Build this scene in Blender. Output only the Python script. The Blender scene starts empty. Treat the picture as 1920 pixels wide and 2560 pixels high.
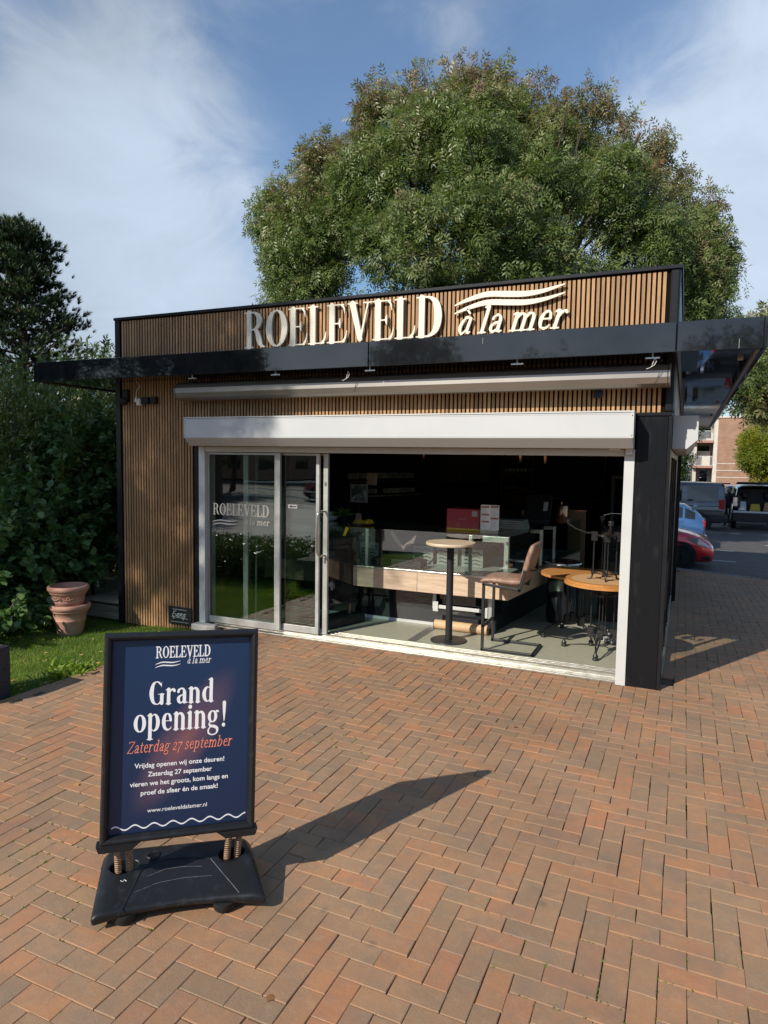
import bpy, bmesh, math, random
import numpy as np
from mathutils import Vector, Matrix, Euler
random.seed(7); rng = np.random.default_rng(7)
PI = math.pi
sc = bpy.context.scene
COL = sc.collection

# ---------------------------------------------------------------- camera, sky, sun, exposure
cam_d = bpy.data.cameras.new('camera'); cam = bpy.data.objects.new('camera', cam_d); COL.objects.link(cam)
CR = Vector((0.91316007, 0.40730112, 0.01563571)); CU = Vector((-0.0449102, 0.06241276, 0.99703948)); CF = Vector((-0.40511943, 0.91115885, -0.07528482))
cam.matrix_world = Matrix(((CR.x, CU.x, -CF.x, 0), (CR.y, CU.y, -CF.y, 0), (CR.z, CU.z, -CF.z, 2.0), (0, 0, 0, 1)))
cam_d.sensor_fit = 'VERTICAL'; cam_d.sensor_height = 36.0; cam_d.lens = 1685.55675 / 2560 * 36.0
cam_d.clip_start = 0.05; cam_d.clip_end = 3000
sc.camera = cam
SUN_EL = math.radians(34.7)
SUNH = Vector((-0.41, -0.912, 0)).normalized()                 # horizontal direction towards the sun
SUNV = Vector((SUNH.x * math.cos(SUN_EL), SUNH.y * math.cos(SUN_EL), math.sin(SUN_EL)))
sun_d = bpy.data.lights.new('sun', 'SUN'); sun_d.energy = 5.0; sun_d.angle = math.radians(0.53); sun_d.color = (1.0, 0.93, 0.82)
sun = bpy.data.objects.new('sun', sun_d); COL.objects.link(sun); sun.location = SUNV * 60
sun.rotation_euler = SUNV.to_track_quat('Z', 'Y').to_euler()
world = bpy.data.worlds.new("World"); sc.world = world; world.use_nodes = True
wn = world.node_tree; wn.nodes.clear()
def wnode(t, **k):
    n = wn.nodes.new(t)
    for a, b in k.items(): setattr(n, a, b)
    return n
def wmath(op, a, b=None, clamp=False):
    n = wnode('ShaderNodeMath', operation=op, use_clamp=clamp)
    for i, v in enumerate((a, b)):
        if v is None: continue
        if isinstance(v, (int, float)): n.inputs[i].default_value = v
        else: wn.links.new(v, n.inputs[i])
    return n.outputs[0]
sky = wnode('ShaderNodeTexSky', sky_type='NISHITA', sun_disc=False)
sky.sun_elevation = SUN_EL; sky.sun_rotation = math.atan2(SUNH.x, SUNH.y)
sky.air_density = 1.0; sky.dust_density = 0.6; sky.ozone_density = 2.2
tc = wnode('ShaderNodeTexCoord')
mp = wnode('ShaderNodeMapping'); mp.inputs['Scale'].default_value = (1.0, 1.0, 1.7); mp.inputs['Rotation'].default_value = (0.25, 0.3, 0.4)
wn.links.new(tc.outputs['Generated'], mp.inputs['Vector'])
ns = wnode('ShaderNodeTexNoise'); ns.inputs['Scale'].default_value = 2.6; ns.inputs['Detail'].default_value = 9; ns.inputs['Roughness'].default_value = 0.52
ns.inputs['Distortion'].default_value = 0.5
wn.links.new(mp.outputs[0], ns.inputs['Vector'])
ns2 = wnode('ShaderNodeTexNoise'); ns2.inputs['Scale'].default_value = 5.5; ns2.inputs['Detail'].default_value = 10; ns2.inputs['Roughness'].default_value = 0.6; ns2.inputs['Distortion'].default_value = 0.9
mp2 = wnode('ShaderNodeMapping'); mp2.inputs['Scale'].default_value = (1.0, 1.0, 1.9); mp2.inputs['Rotation'].default_value = (0.35, -0.25, 0.6); wn.links.new(tc.outputs['Generated'], mp2.inputs['Vector']); wn.links.new(mp2.outputs[0], ns2.inputs['Vector'])
def blob(px, py, spread, w):
    d = (CF + CR * ((px - 960) / 1685.56) - CU * ((py - 1280) / 1685.56)).normalized()
    v = wnode('ShaderNodeVectorMath', operation='DOT_PRODUCT'); v.inputs[1].default_value = d
    wn.links.new(tc.outputs['Generated'], v.inputs[0])
    c = math.cos(math.radians(spread))
    m = wnode('ShaderNodeMapRange', interpolation_type='SMOOTHSTEP'); m.inputs['From Min'].default_value = c; m.inputs['From Max'].default_value = 1.0
    m.inputs['To Min'].default_value = 0; m.inputs['To Max'].default_value = w
    wn.links.new(v.outputs['Value'], m.inputs['Value']); return m.outputs[0]
acc = wmath('ADD', wmath('MULTIPLY', wmath('SUBTRACT', ns.outputs['Fac'], 0.47), 2.3), wmath('MULTIPLY', wmath('SUBTRACT', ns2.outputs['Fac'], 0.5), 1.5))
for b in ((1960, 380, 19, 1.15), (1800, 660, 13, 0.5), (380, 560, 17, 1.05), (80, 800, 18, 0.6), (150, 130, 20, 0.32), (560, 80, 12, 0.2), (1200, 60, 8, 0.2), (650, 330, 12, -0.35), (1480, 60, 10, -0.5), (830, 100, 10, -0.2)):
    acc = wmath('ADD', acc, blob(*b))
cf = wnode('ShaderNodeMapRange', interpolation_type='SMOOTHSTEP'); cf.inputs['From Min'].default_value = 0.0; cf.inputs['From Max'].default_value = 1.15
cf.inputs['To Min'].default_value = 0.22; cf.inputs['To Max'].default_value = 0.93
wn.links.new(acc, cf.inputs['Value'])
bg1 = wnode('ShaderNodeBackground'); bg1.inputs['Strength'].default_value = 0.145
hs = wnode('ShaderNodeHueSaturation'); hs.inputs['Saturation'].default_value = 1.22; hs.inputs['Value'].default_value = 1.0
wn.links.new(sky.outputs[0], hs.inputs['Color']); wn.links.new(hs.outputs[0], bg1.inputs['Color'])
bg2 = wnode('ShaderNodeBackground'); bg2.inputs['Color'].default_value = (0.60, 0.70, 0.84, 1)
bsum = wmath('ADD', blob(1960, 380, 20, 0.34), blob(400, 560, 14, 0.26)); bst = wmath('ADD', wmath('ADD', wmath('MULTIPLY', ns2.outputs['Fac'], 0.35), 0.50), bsum); wn.links.new(bst, bg2.inputs['Strength'])
mx = wnode('ShaderNodeMixShader'); wn.links.new(cf.outputs[0], mx.inputs[0]); wn.links.new(bg1.outputs[0], mx.inputs[1]); wn.links.new(bg2.outputs[0], mx.inputs[2])
wo = wnode('ShaderNodeOutputWorld'); wn.links.new(mx.outputs[0], wo.inputs[0])
sc.view_settings.view_transform = 'Standard'; sc.view_settings.look = 'None'; sc.view_settings.exposure = 0.08; sc.view_settings.gamma = 1.0
sc.view_settings.use_curve_mapping = False
sc.render.engine = 'CYCLES'
sc.cycles.max_bounces = 10; sc.cycles.transparent_max_bounces = 24; sc.cycles.glossy_bounces = 5; sc.cycles.diffuse_bounces = 4
sc.cycles.caustics_reflective = False; sc.cycles.caustics_refractive = False; sc.cycles.sample_clamp_indirect = 6

# ---------------------------------------------------------------- object helpers
def tag(o, label=None, cat=None, group=None, kind=None):
    if label: o['label'] = label
    if cat: o['category'] = cat
    if group: o['group'] = group
    if kind: o['kind'] = kind
    return o
def thing(name, label, cat, loc=(0, 0, 0), rotz=0.0, group=None):
    o = bpy.data.objects.new(name, None); COL.objects.link(o); o.empty_display_size = 0.1
    o.location = loc; o.rotation_euler = (0, 0, rotz)
    return tag(o, label, cat, group)
def link(name, me, parent=None, loc=None):
    o = bpy.data.objects.new(name, me); COL.objects.link(o)
    if parent is not None: o.parent = parent
    if loc is not None: o.location = loc
    return o
def copy_tree(o, parent=None):
    c = o.copy(); COL.objects.link(c)
    if parent is not None: c.parent = parent
    for ch in list(o.children): copy_tree(ch, c)
    return c
def basis(d):
    d = Vector(d).normalized(); a = Vector((0, 0, 1)) if abs(d.z) < 0.9 else Vector((1, 0, 0))
    u = d.cross(a).normalized(); return u, d.cross(u).normalized()
class MB:
    def __init__(s): s.v = []; s.f = []; s.sm = []
    def add(s, vs, fs, smooth=False):
        n = len(s.v); s.v += [tuple(x) for x in vs]
        for f in fs: s.f.append([i + n for i in f]); s.sm.append(smooth)
        return s
    def box(s, x0, x1, y0, y1, z0, z1):
        return s.add([(x0, y0, z0), (x1, y0, z0), (x1, y1, z0), (x0, y1, z0), (x0, y0, z1), (x1, y0, z1), (x1, y1, z1), (x0, y1, z1)],
                     [(0, 3, 2, 1), (4, 5, 6, 7), (0, 1, 5, 4), (1, 2, 6, 5), (2, 3, 7, 6), (3, 0, 4, 7)])
    def obox(s, c, ax, ay, az):
        c, ax, ay, az = map(Vector, (c, ax, ay, az)); vs = [c + ax * i + ay * j + az * k for k in (-1, 1) for j in (-1, 1) for i in (-1, 1)]
        return s.add(vs, [(0, 2, 3, 1), (4, 5, 7, 6), (0, 1, 5, 4), (1, 3, 7, 5), (3, 2, 6, 7), (2, 0, 4, 6)])
    def bar(s, p0, p1, w, h, up=(0, 0, 1)):
        p0, p1 = Vector(p0), Vector(p1); d = (p1 - p0); L = d.length; d /= L; up = Vector(up)
        if abs(d.dot(up)) > .95: up = Vector((1, 0, 0))
        sd = d.cross(up).normalized(); u = sd.cross(d)
        return s.obox((p0 + p1) / 2, d * L / 2, sd * w / 2, u * h / 2)
    def prism(s, pts, z0, z1):      # polygon in xy
        n = len(pts); vs = [(x, y, z0) for x, y in pts] + [(x, y, z1) for x, y in pts]
        return s.add(vs, [tuple(range(n - 1, -1, -1)), tuple(range(n, 2 * n))] + [(i, (i + 1) % n, n + (i + 1) % n, n + i) for i in range(n)])
    def prismx(s, pts, x0, x1):     # polygon in yz extruded along x
        n = len(pts); vs = [(x0, y, z) for y, z in pts] + [(x1, y, z) for y, z in pts]
        return s.add(vs, [tuple(range(n - 1, -1, -1)), tuple(range(n, 2 * n))] + [(i, (i + 1) % n, n + (i + 1) % n, n + i) for i in range(n)])
    def prismy(s, pts, y0, y1):     # polygon in xz extruded along y
        n = len(pts); vs = [(x, y0, z) for x, z in pts] + [(x, y1, z) for x, z in pts]
        return s.add(vs, [tuple(range(n)), tuple(range(2 * n - 1, n - 1, -1))] + [(i, n + i, n + (i + 1) % n, (i + 1) % n) for i in range(n)])
    def tube(s, pts, r, n=8, closed=False, caps=True):
        pts = [Vector(p) for p in pts]; m = len(pts); rs = r if isinstance(r, (list, tuple)) else [r] * m
        rings = []; u = None
        for i, p in enumerate(pts):
            a = pts[(i - 1) % m] if (closed or i > 0) else p; b = pts[(i + 1) % m] if (closed or i < m - 1) else p
            d = (b - a).normalized()
            if u is None: u, _ = basis(d)
            u = (u - d * u.dot(d)).normalized(); w = d.cross(u)
            rings.append([p + (u * math.cos(2 * PI * k / n) + w * math.sin(2 * PI * k / n)) * rs[i] for k in range(n)])
        vs = [q for R in rings for q in R]; fs = []
        for i in range(m if closed else m - 1):
            j = (i + 1) % m
            for k in range(n): fs.append((i * n + k, i * n + (k + 1) % n, j * n + (k + 1) % n, j * n + k))
        s.add(vs, fs, True)
        if caps and not closed:
            s.add(rings[0], [tuple(range(n - 1, -1, -1))]); s.add(rings[-1], [tuple(range(n))])
        return s
    def lathe(s, prof, c=(0, 0, 0), n=24, caps=True, smooth=True):
        m = len(prof); vs = [(c[0] + r * math.cos(2 * PI * k / n), c[1] + r * math.sin(2 * PI * k / n), c[2] + z) for r, z in prof for k in range(n)]
        fs = [(i * n + k, i * n + (k + 1) % n, (i + 1) * n + (k + 1) % n, (i + 1) * n + k) for i in range(m - 1) for k in range(n)]
        s.add(vs, fs, smooth)
        if caps:
            s.add(vs[:n], [tuple(range(n - 1, -1, -1))]); s.add(vs[-n:], [tuple(range(n))])
        return s
    def mesh(s, name, mat):
        me = bpy.data.meshes.new(name); me.from_pydata(s.v, [], s.f); me.polygons.foreach_set('use_smooth', s.sm)
        if mat: me.materials.append(mat)
        me.update(); return me
    def build(s, name, mat, parent=None, bevel=0, segs=2, off=None, world=False):
        if world and parent is not None:
            p = parent; L = Vector((0, 0, 0))
            while p is not None: L += p.location; p = p.parent
            s.v = [(x - L.x, y - L.y, z - L.z) for x, y, z in s.v]
        o = link(name, s.mesh(name, mat), parent)
        if bevel:
            b = o.modifiers.new('bevel', 'BEVEL'); b.width = bevel; b.segments = segs; b.limit_method = 'ANGLE'; b.angle_limit = math.radians(40)
        return o

# ---------------------------------------------------------------- materials
def M(name, col, rough=0.5, metal=0.0, col2=None, vs=6.0, vstretch=(1, 1, 1), mixlo=0.35, mixhi=0.65, bump=0.0, bs=60.0, spec=0.5, coat=0.0, rnd=0.0, rndsrc='object', rvar=0.0, dirt=0.0):
    m = bpy.data.materials.new(name); m.use_nodes = True; nt = m.node_tree; N = nt.nodes; Lk = nt.links
    p = N['Principled BSDF']; p.inputs['Roughness'].default_value = rough; p.inputs['Metallic'].default_value = metal
    p.inputs['Specular IOR Level'].default_value = spec; p.inputs['Coat Weight'].default_value = coat; p.inputs['Coat Roughness'].default_value = 0.04
    tcn = N.new('ShaderNodeTexCoord'); mpn = N.new('ShaderNodeMapping'); mpn.inputs['Scale'].default_value = vstretch
    Lk.new(tcn.outputs['Object'], mpn.inputs['Vector'])
    c = None
    if rnd:
        if rndsrc == 'island': src = N.new('ShaderNodeNewGeometry').outputs['Random Per Island']
        else: src = N.new('ShaderNodeObjectInfo').outputs['Random']
        addv = N.new('ShaderNodeVectorMath'); addv.operation = 'MULTIPLY_ADD'; Lk.new(src, addv.inputs[0]); addv.inputs[1].default_value = (37, 19, 53); Lk.new(tcn.outputs['Object'], addv.inputs[2]); Lk.new(addv.outputs[0], mpn.inputs['Vector'])
    nz = N.new('ShaderNodeTexNoise'); nz.inputs['Scale'].default_value = vs; nz.inputs['Detail'].default_value = 6; nz.inputs['Roughness'].default_value = 0.6
    Lk.new(mpn.outputs[0], nz.inputs['Vector'])
    col2 = col2 or tuple(x * 0.8 for x in col)
    mr = N.new('ShaderNodeMapRange'); mr.inputs['From Min'].default_value = mixlo; mr.inputs['From Max'].default_value = mixhi
    Lk.new(nz.outputs['Fac'], mr.inputs['Value'])
    mix = N.new('ShaderNodeMix'); mix.data_type = 'RGBA'; mix.inputs['A'].default_value = (*col, 1); mix.inputs['B'].default_value = (*col2, 1)
    Lk.new(mr.outputs[0], mix.inputs['Factor']); out = mix.outputs['Result']
    if rnd:
        hv = N.new('ShaderNodeHueSaturation'); mm = N.new('ShaderNodeMapRange'); mm.inputs['To Min'].default_value = 1 - rnd; mm.inputs['To Max'].default_value = 1 + rnd
        Lk.new(src, mm.inputs['Value']); Lk.new(mm.outputs[0], hv.inputs['Value']); Lk.new(out, hv.inputs['Color']); out = hv.outputs['Color']
    Lk.new(out, p.inputs['Base Color'])
    if rvar:
        r2 = N.new('ShaderNodeMapRange'); r2.inputs['To Min'].default_value = max(0.02, rough - rvar); r2.inputs['To Max'].default_value = min(1, rough + rvar)
        nz2 = N.new('ShaderNodeTexNoise'); nz2.inputs['Scale'].default_value = vs * 2.3; nz2.inputs['Detail'].default_value = 4; Lk.new(mpn.outputs[0], nz2.inputs['Vector'])
        Lk.new(nz2.outputs['Fac'], r2.inputs['Value']); Lk.new(r2.outputs[0], p.inputs['Roughness'])
    if bump:
        nb = N.new('ShaderNodeTexNoise'); nb.inputs['Scale'].default_value = bs; nb.inputs['Detail'].default_value = 5; Lk.new(mpn.outputs[0], nb.inputs['Vector'])
        b = N.new('ShaderNodeBump'); b.inputs['Strength'].default_value = bump; b.inputs['Distance'].default_value = 0.01; Lk.new(nb.outputs['Fac'], b.inputs['Height']); Lk.new(b.outputs[0], p.inputs['Normal'])
    return m
def glass_mat(name, tint=(0.9, 0.95, 0.93), refl=1.0, ior=1.5):
    m = bpy.data.materials.new(name); m.use_nodes = True; nt = m.node_tree; N = nt.nodes; Lk = nt.links; N.remove(N['Principled BSDF'])
    t = N.new('ShaderNodeBsdfTransparent'); t.inputs[0].default_value = (*tint, 1)
    g = N.new('ShaderNodeBsdfGlossy'); g.inputs['Roughness'].default_value = 0.012; g.inputs['Color'].default_value = (refl, refl, refl, 1)
    nz = N.new('ShaderNodeTexNoise'); nz.inputs['Scale'].default_value = 2.2; nz.inputs['Detail'].default_value = 1; b = N.new('ShaderNodeBump'); b.inputs['Strength'].default_value = 0.05; b.inputs['Distance'].default_value = 0.02
    tcn = N.new('ShaderNodeTexCoord'); Lk.new(tcn.outputs['Object'], nz.inputs['Vector']); Lk.new(nz.outputs['Fac'], b.inputs['Height']); Lk.new(b.outputs[0], g.inputs['Normal'])
    f = N.new('ShaderNodeFresnel'); f.inputs['IOR'].default_value = ior
    gb_ = N.new('ShaderNodeNewGeometry'); iv = N.new('ShaderNodeMath'); iv.operation = 'SUBTRACT'; iv.inputs[0].default_value = 1; Lk.new(gb_.outputs['Backfacing'], iv.inputs[1])
    ml = N.new('ShaderNodeMath'); ml.operation = 'MULTIPLY'; Lk.new(f.outputs[0], ml.inputs[0]); Lk.new(iv.outputs[0], ml.inputs[1])
    x = N.new('ShaderNodeMixShader'); Lk.new(ml.outputs[0], x.inputs[0]); Lk.new(t.outputs[0], x.inputs[1]); Lk.new(g.outputs[0], x.inputs[2])
    Lk.new(x.outputs[0], N['Material Output'].inputs[0]); return m
def leaf_mat(name, stops, rough=0.45, trans=0.35, spec=0.4):
    m = bpy.data.materials.new(name); m.use_nodes = True; nt = m.node_tree; N = nt.nodes; Lk = nt.links
    p = N['Principled BSDF']; p.inputs['Roughness'].default_value = rough; p.inputs['Specular IOR Level'].default_value = spec
    a = N.new('ShaderNodeAttribute'); a.attribute_name = 'tint'
    r = N.new('ShaderNodeValToRGB'); e = r.color_ramp.elements
    e[0].position = stops[0][0]; e[0].color = (*stops[0][1], 1); e[1].position = stops[-1][0]; e[1].color = (*stops[-1][1], 1)
    for pos, c in stops[1:-1]: q = e.new(pos); q.color = (*c, 1)
    Lk.new(a.outputs['Fac'], r.inputs[0]); Lk.new(r.outputs[0], p.inputs['Base Color'])
    t = N.new('ShaderNodeBsdfTranslucent'); mulc = N.new('ShaderNodeMix'); mulc.data_type = 'RGBA'; mulc.blend_type = 'MULTIPLY'; mulc.inputs['Factor'].default_value = 1
    Lk.new(r.outputs[0], mulc.inputs['A']); mulc.inputs['B'].default_value = (1.15, 1.3, 0.6, 1); Lk.new(mulc.outputs['Result'], t.inputs[0])
    x = N.new('ShaderNodeMixShader'); x.inputs[0].default_value = trans; Lk.new(p.outputs[0], x.inputs[1]); Lk.new(t.outputs[0], x.inputs[2]); Lk.new(x.outputs[0], N['Material Output'].inputs[0])
    return m
def brick_mat(name, src):
    m = bpy.data.materials.new(name); m.use_nodes = True; nt = m.node_tree; N = nt.nodes; Lk = nt.links
    p = N['Principled BSDF']; p.inputs['Specular IOR Level'].default_value = 0.35
    s = N.new('ShaderNodeNewGeometry').outputs['Random Per Island'] if src == 'island' else N.new('ShaderNodeObjectInfo').outputs['Random']
    r = N.new('ShaderNodeValToRGB'); e = r.color_ramp.elements; r.color_ramp.interpolation = 'LINEAR'
    cols = [(0.0, (0.268, 0.167, 0.100)), (0.18, (0.327, 0.195, 0.107)), (0.34, (0.350, 0.188, 0.100)), (0.5, (0.311, 0.188, 0.110)), (0.64, (0.413, 0.195, 0.092)), (0.78, (0.338, 0.207, 0.114)), (0.88, (0.425, 0.188, 0.090)), (1.0, (0.305, 0.174, 0.104))]
    e[0].position = 0; e[0].color = (*cols[0][1], 1); e[1].position = 1; e[1].color = (*cols[-1][1], 1)
    for q, c in cols[1:-1]: k = e.new(q); k.color = (*c, 1)
    Lk.new(s, r.inputs[0])
    geo = N.new('ShaderNodeNewGeometry'); off = N.new('ShaderNodeVectorMath'); off.operation = 'MULTIPLY_ADD'; Lk.new(s, off.inputs[0]); off.inputs[1].default_value = (11, 7, 5); Lk.new(geo.outputs['Position'], off.inputs[2])
    def noise(sc_, det, rg=0.6):
        n = N.new('ShaderNodeTexNoise'); n.inputs['Scale'].default_value = sc_; n.inputs['Detail'].default_value = det; n.inputs['Roughness'].default_value = rg; Lk.new(off.outputs[0], n.inputs['Vector']); return n.outputs['Fac']
    def remap(v, a, b, c, d):
        n = N.new('ShaderNodeMapRange'); n.inputs['From Min'].default_value = a; n.inputs['From Max'].default_value = b; n.inputs['To Min'].default_value = c; n.inputs['To Max'].default_value = d; Lk.new(v, n.inputs['Value']); return n.outputs[0]
    def mixc(fac, A, B, blend='MIX'):
        n = N.new('ShaderNodeMix'); n.data_type = 'RGBA'; n.blend_type = blend
        if isinstance(fac, float): n.inputs['Factor'].default_value = fac
        else: Lk.new(fac, n.inputs['Factor'])
        for k, v in (('A', A), ('B', B)):
            if isinstance(v, tuple): n.inputs[k].default_value = (*v, 1)
            else: Lk.new(v, n.inputs[k])
        return n.outputs['Result']
    c = mixc(remap(noise(9, 5), 0.42, 0.68, 0, 0.55), r.outputs[0], (0.215, 0.168, 0.118))
    c = mixc(remap(noise(22, 6, .7), 0.5, 0.75, 0, 0.35), c, (0.43, 0.295, 0.18))
    sp = noise(320, 2, .5); c = mixc(remap(sp, 0.30, 0.36, 0.5, 0.0), c, (0.09, 0.065, 0.05)); c = mixc(remap(sp, 0.66, 0.72, 0.0, 0.35), c, (0.5, 0.4, 0.3))
    big = N.new('ShaderNodeTexNoise'); big.inputs['Scale'].default_value = 0.9; big.inputs['Detail'].default_value = 4; Lk.new(geo.outputs['Position'], big.inputs['Vector'])
    hv = N.new('ShaderNodeHueSaturation'); Lk.new(remap(big.outputs['Fac'], 0.3, 0.7, 0.86, 1.12), hv.inputs['Value']); Lk.new(c, hv.inputs['Color'])
    sn = N.new('ShaderNodeTexVoronoi'); sn.inputs['Scale'].default_value = 3.1; Lk.new(geo.outputs['Position'], sn.inputs['Vector'])
    stn = mixc(remap(sn.outputs['Distance'], 0.02, 0.075, 0.45, 0.0), hv.outputs[0], (0.10, 0.08, 0.065)); st2 = N.new('ShaderNodeTexNoise'); st2.inputs['Scale'].default_value = 2.7; st2.inputs['Detail'].default_value = 5; Lk.new(geo.outputs['Position'], st2.inputs['Vector'])
    stn = mixc(remap(st2.outputs['Fac'], 0.56, 0.72, 0.0, 0.42), stn, (0.17, 0.125, 0.09)); Lk.new(stn, p.inputs['Base Color'])
    Lk.new(remap(noise(14, 4), 0.3, 0.7, 0.6, 0.85), p.inputs['Roughness'])
    b = N.new('ShaderNodeBump'); b.inputs['Strength'].default_value = 0.35; b.inputs['Distance'].default_value = 0.004
    ad = N.new('ShaderNodeMath'); ad.operation = 'ADD'; Lk.new(noise(60, 5), ad.inputs[0]); Lk.new(sp, ad.inputs[1]); Lk.new(ad.outputs[0], b.inputs['Height']); Lk.new(b.outputs[0], p.inputs['Normal'])
    return m
m_brick = brick_mat('paving_brick', 'object'); m_brick2 = brick_mat('paving_brick_far', 'island')
m_joint = M('joint_sand', (0.15, 0.115, 0.08), 0.95, col2=(0.055, 0.055, 0.03), vs=12, bump=0.6, bs=150)
m_soil = M('soil', (0.06, 0.045, 0.03), 0.95, bump=.5, bs=40)
m_slat = M('slat_wood', (0.46, 0.265, 0.125), 0.55, col2=(0.32, 0.18, 0.085), vs=9, vstretch=(9, 9, 0.6), rnd=0.2, bump=0.15, bs=60, spec=.3)
m_black = M('black_coating', (0.010, 0.011, 0.013), 0.30, col2=(0.014, 0.015, 0.017), vs=3, rvar=0.08, spec=.3)
m_column = M('black_column', (0.008, 0.009, 0.011), 0.30, col2=(0.026, 0.028, 0.031), vs=5, vstretch=(3, 3, .6), mixlo=.55, mixhi=.8, rvar=0.08, spec=.22)
m_gloss = M('black_gloss', (0.008, 0.009, 0.011), 0.03, col2=(0.016, 0.017, 0.02), vs=2.4, spec=.62, bump=0.05, bs=2.6)
m_groove = M('groove_black', (0.010, 0.007, 0.005), 0.9, spec=.05)
m_matblk = M('matt_black', (0.012, 0.012, 0.013), 0.7, vs=4)
m_white = M('white_aluminium', (0.57, 0.585, 0.565), 0.38, col2=(0.53, 0.54, 0.52), vs=3, rvar=.06)
m_white2 = M('grey_white_box', (0.53, 0.545, 0.54), 0.45, col2=(0.50, 0.515, 0.51), vs=2)
m_frame = M('pale_frame', (0.55, 0.56, 0.53), 0.35, col2=(0.42, 0.43, 0.40), vs=8, metal=.35, rvar=.1)
m_alu = M('aluminium', (0.62, 0.61, 0.56), 0.32, metal=.8, col2=(0.42, 0.40, 0.34), vs=14, vstretch=(1, 6, 1), rvar=.12)
m_bronze = M('bronze_cassette', (0.36, 0.33, 0.29), 0.34, metal=.7, col2=(0.32, 0.29, 0.26), vs=2)
m_cream = M('cream_letters', (0.78, 0.72, 0.58), 0.45, col2=(0.75, 0.69, 0.56), vs=4)
m_glass = glass_mat('door_glass', (0.74, 0.81, 0.78), 1.0, 2.3)
m_glass2 = glass_mat('vitrine_glass', (0.86, 0.92, 0.89), 1.0, 2.1)
m_floor = M('floor_vinyl', (0.33, 0.325, 0.235), 0.38, col2=(0.38, 0.37, 0.28), vs=18, rvar=.1, bump=.04, bs=120)
m_oak = M('counter_oak', (0.66, 0.50, 0.36), 0.5, col2=(0.50, 0.36, 0.24), vs=5, vstretch=(0.9, 9, 9), rnd=.03)
m_tab = M('tabletop_light', (0.50, 0.36, 0.22), 0.42, col2=(0.60, 0.50, 0.36), vs=3, vstretch=(1, 5, 1))
m_teak = M('teak', (0.52, 0.24, 0.07), 0.42, col2=(0.42, 0.18, 0.05), vs=6, vstretch=(1, 9, 1), rnd=.08)
m_teak2 = M('teak_pale', (0.60, 0.38, 0.20), 0.5, col2=(0.50, 0.28, 0.13), vs=5, vstretch=(1, 7, 1))
m_leather = M('brown_leather', (0.22, 0.125, 0.085), 0.5, col2=(0.36, 0.235, 0.17), vs=22, mixlo=.42, mixhi=.7, bump=.15, bs=60)
m_iron = M('cast_iron', (0.020, 0.020, 0.021), 0.38, spec=.5, bump=.08, bs=60)
m_steelgrey = M('dark_steel', (0.045, 0.045, 0.046), 0.42, metal=.5)
m_chrome = M('chrome', (0.75, 0.75, 0.75), 0.12, metal=1)
m_steel = M('brushed_steel', (0.60, 0.58, 0.54), 0.28, metal=1)
m_plast = M('scuffed_black_plastic', (0.012, 0.013, 0.015), 0.40, spec=.35, col2=(0.045, 0.047, 0.05), vs=11, mixlo=.55, mixhi=.85, rvar=.1, bump=.12, bs=45)
m_rust = M('rusty_spring', (0.36, 0.24, 0.15), 0.6, metal=.2, col2=(0.24, 0.13, 0.065), vs=30, bump=.1)
m_terra = M('terracotta', (0.52, 0.25, 0.17), 0.75, col2=(0.58, 0.33, 0.24), vs=7, bump=.15, bs=50)
m_deck = M('weathered_deck', (0.24, 0.19, 0.13), 0.75, col2=(0.34, 0.28, 0.20), vs=6, vstretch=(1, 8, 8), rnd=.15)
m_copper = M('copper', (0.72, 0.33, 0.20), 0.25, metal=.9)
m_red = M('red_carton', (0.30, 0.012, 0.02), 0.5)
m_yel = M('yellow_film', (0.75, 0.45, 0.03), 0.35)
m_kraft = M('kraft_paper', (0.62, 0.40, 0.22), 0.65)
m_paper = M('white_paper', (0.78, 0.78, 0.78), 0.5)
m_stone = M('grey_stone', (0.36, 0.35, 0.33), 0.8, bump=.4, bs=30)
m_kerb = M('concrete_kerb', (0.22, 0.21, 0.20), 0.85, col2=(0.15, 0.145, 0.14), vs=8, rnd=.1, bump=.3, bs=80)
m_bark = M('bark', (0.10, 0.075, 0.055), 0.9, col2=(0.05, 0.04, 0.03), vs=12, bump=.8, bs=25)
m_planter = M('planter_slate', (0.018, 0.019, 0.024), 0.6, col2=(0.03, 0.032, 0.038), vs=8, vstretch=(1, 1, 9), bump=.6, bs=20)
m_dim = M('dark_brown_board', (0.45, 0.26, 0.15), 0.6)
m_cup = M('cupboard_brown', (0.30, 0.21, 0.15), 0.6)
m_darkwall = M('inside_dark', (0.05, 0.046, 0.045), 0.75, spec=.2)
m_bottle = M('bottle_glass', (0.012, 0.018, 0.012), 0.08)
m_label = M('bottle_label', (0.85, 0.82, 0.74), 0.6, rnd=.25)
m_label2 = M('bottle_cap_amber', (0.42, 0.20, 0.06), 0.5, rnd=.3)
m_rubber = M('rubber', (0.012, 0.012, 0.012), 0.75)
m_screenp = M('screen_picture', (0.05, 0.09, 0.09), 0.15, col2=(0.45, 0.55, 0.52), vs=7, mixlo=.52, mixhi=.6)
m_greyp = M('grey_plastic', (0.38, 0.38, 0.36), 0.5)
m_whitep = M('white_plastic', (0.75, 0.74, 0.70), 0.4)

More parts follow.
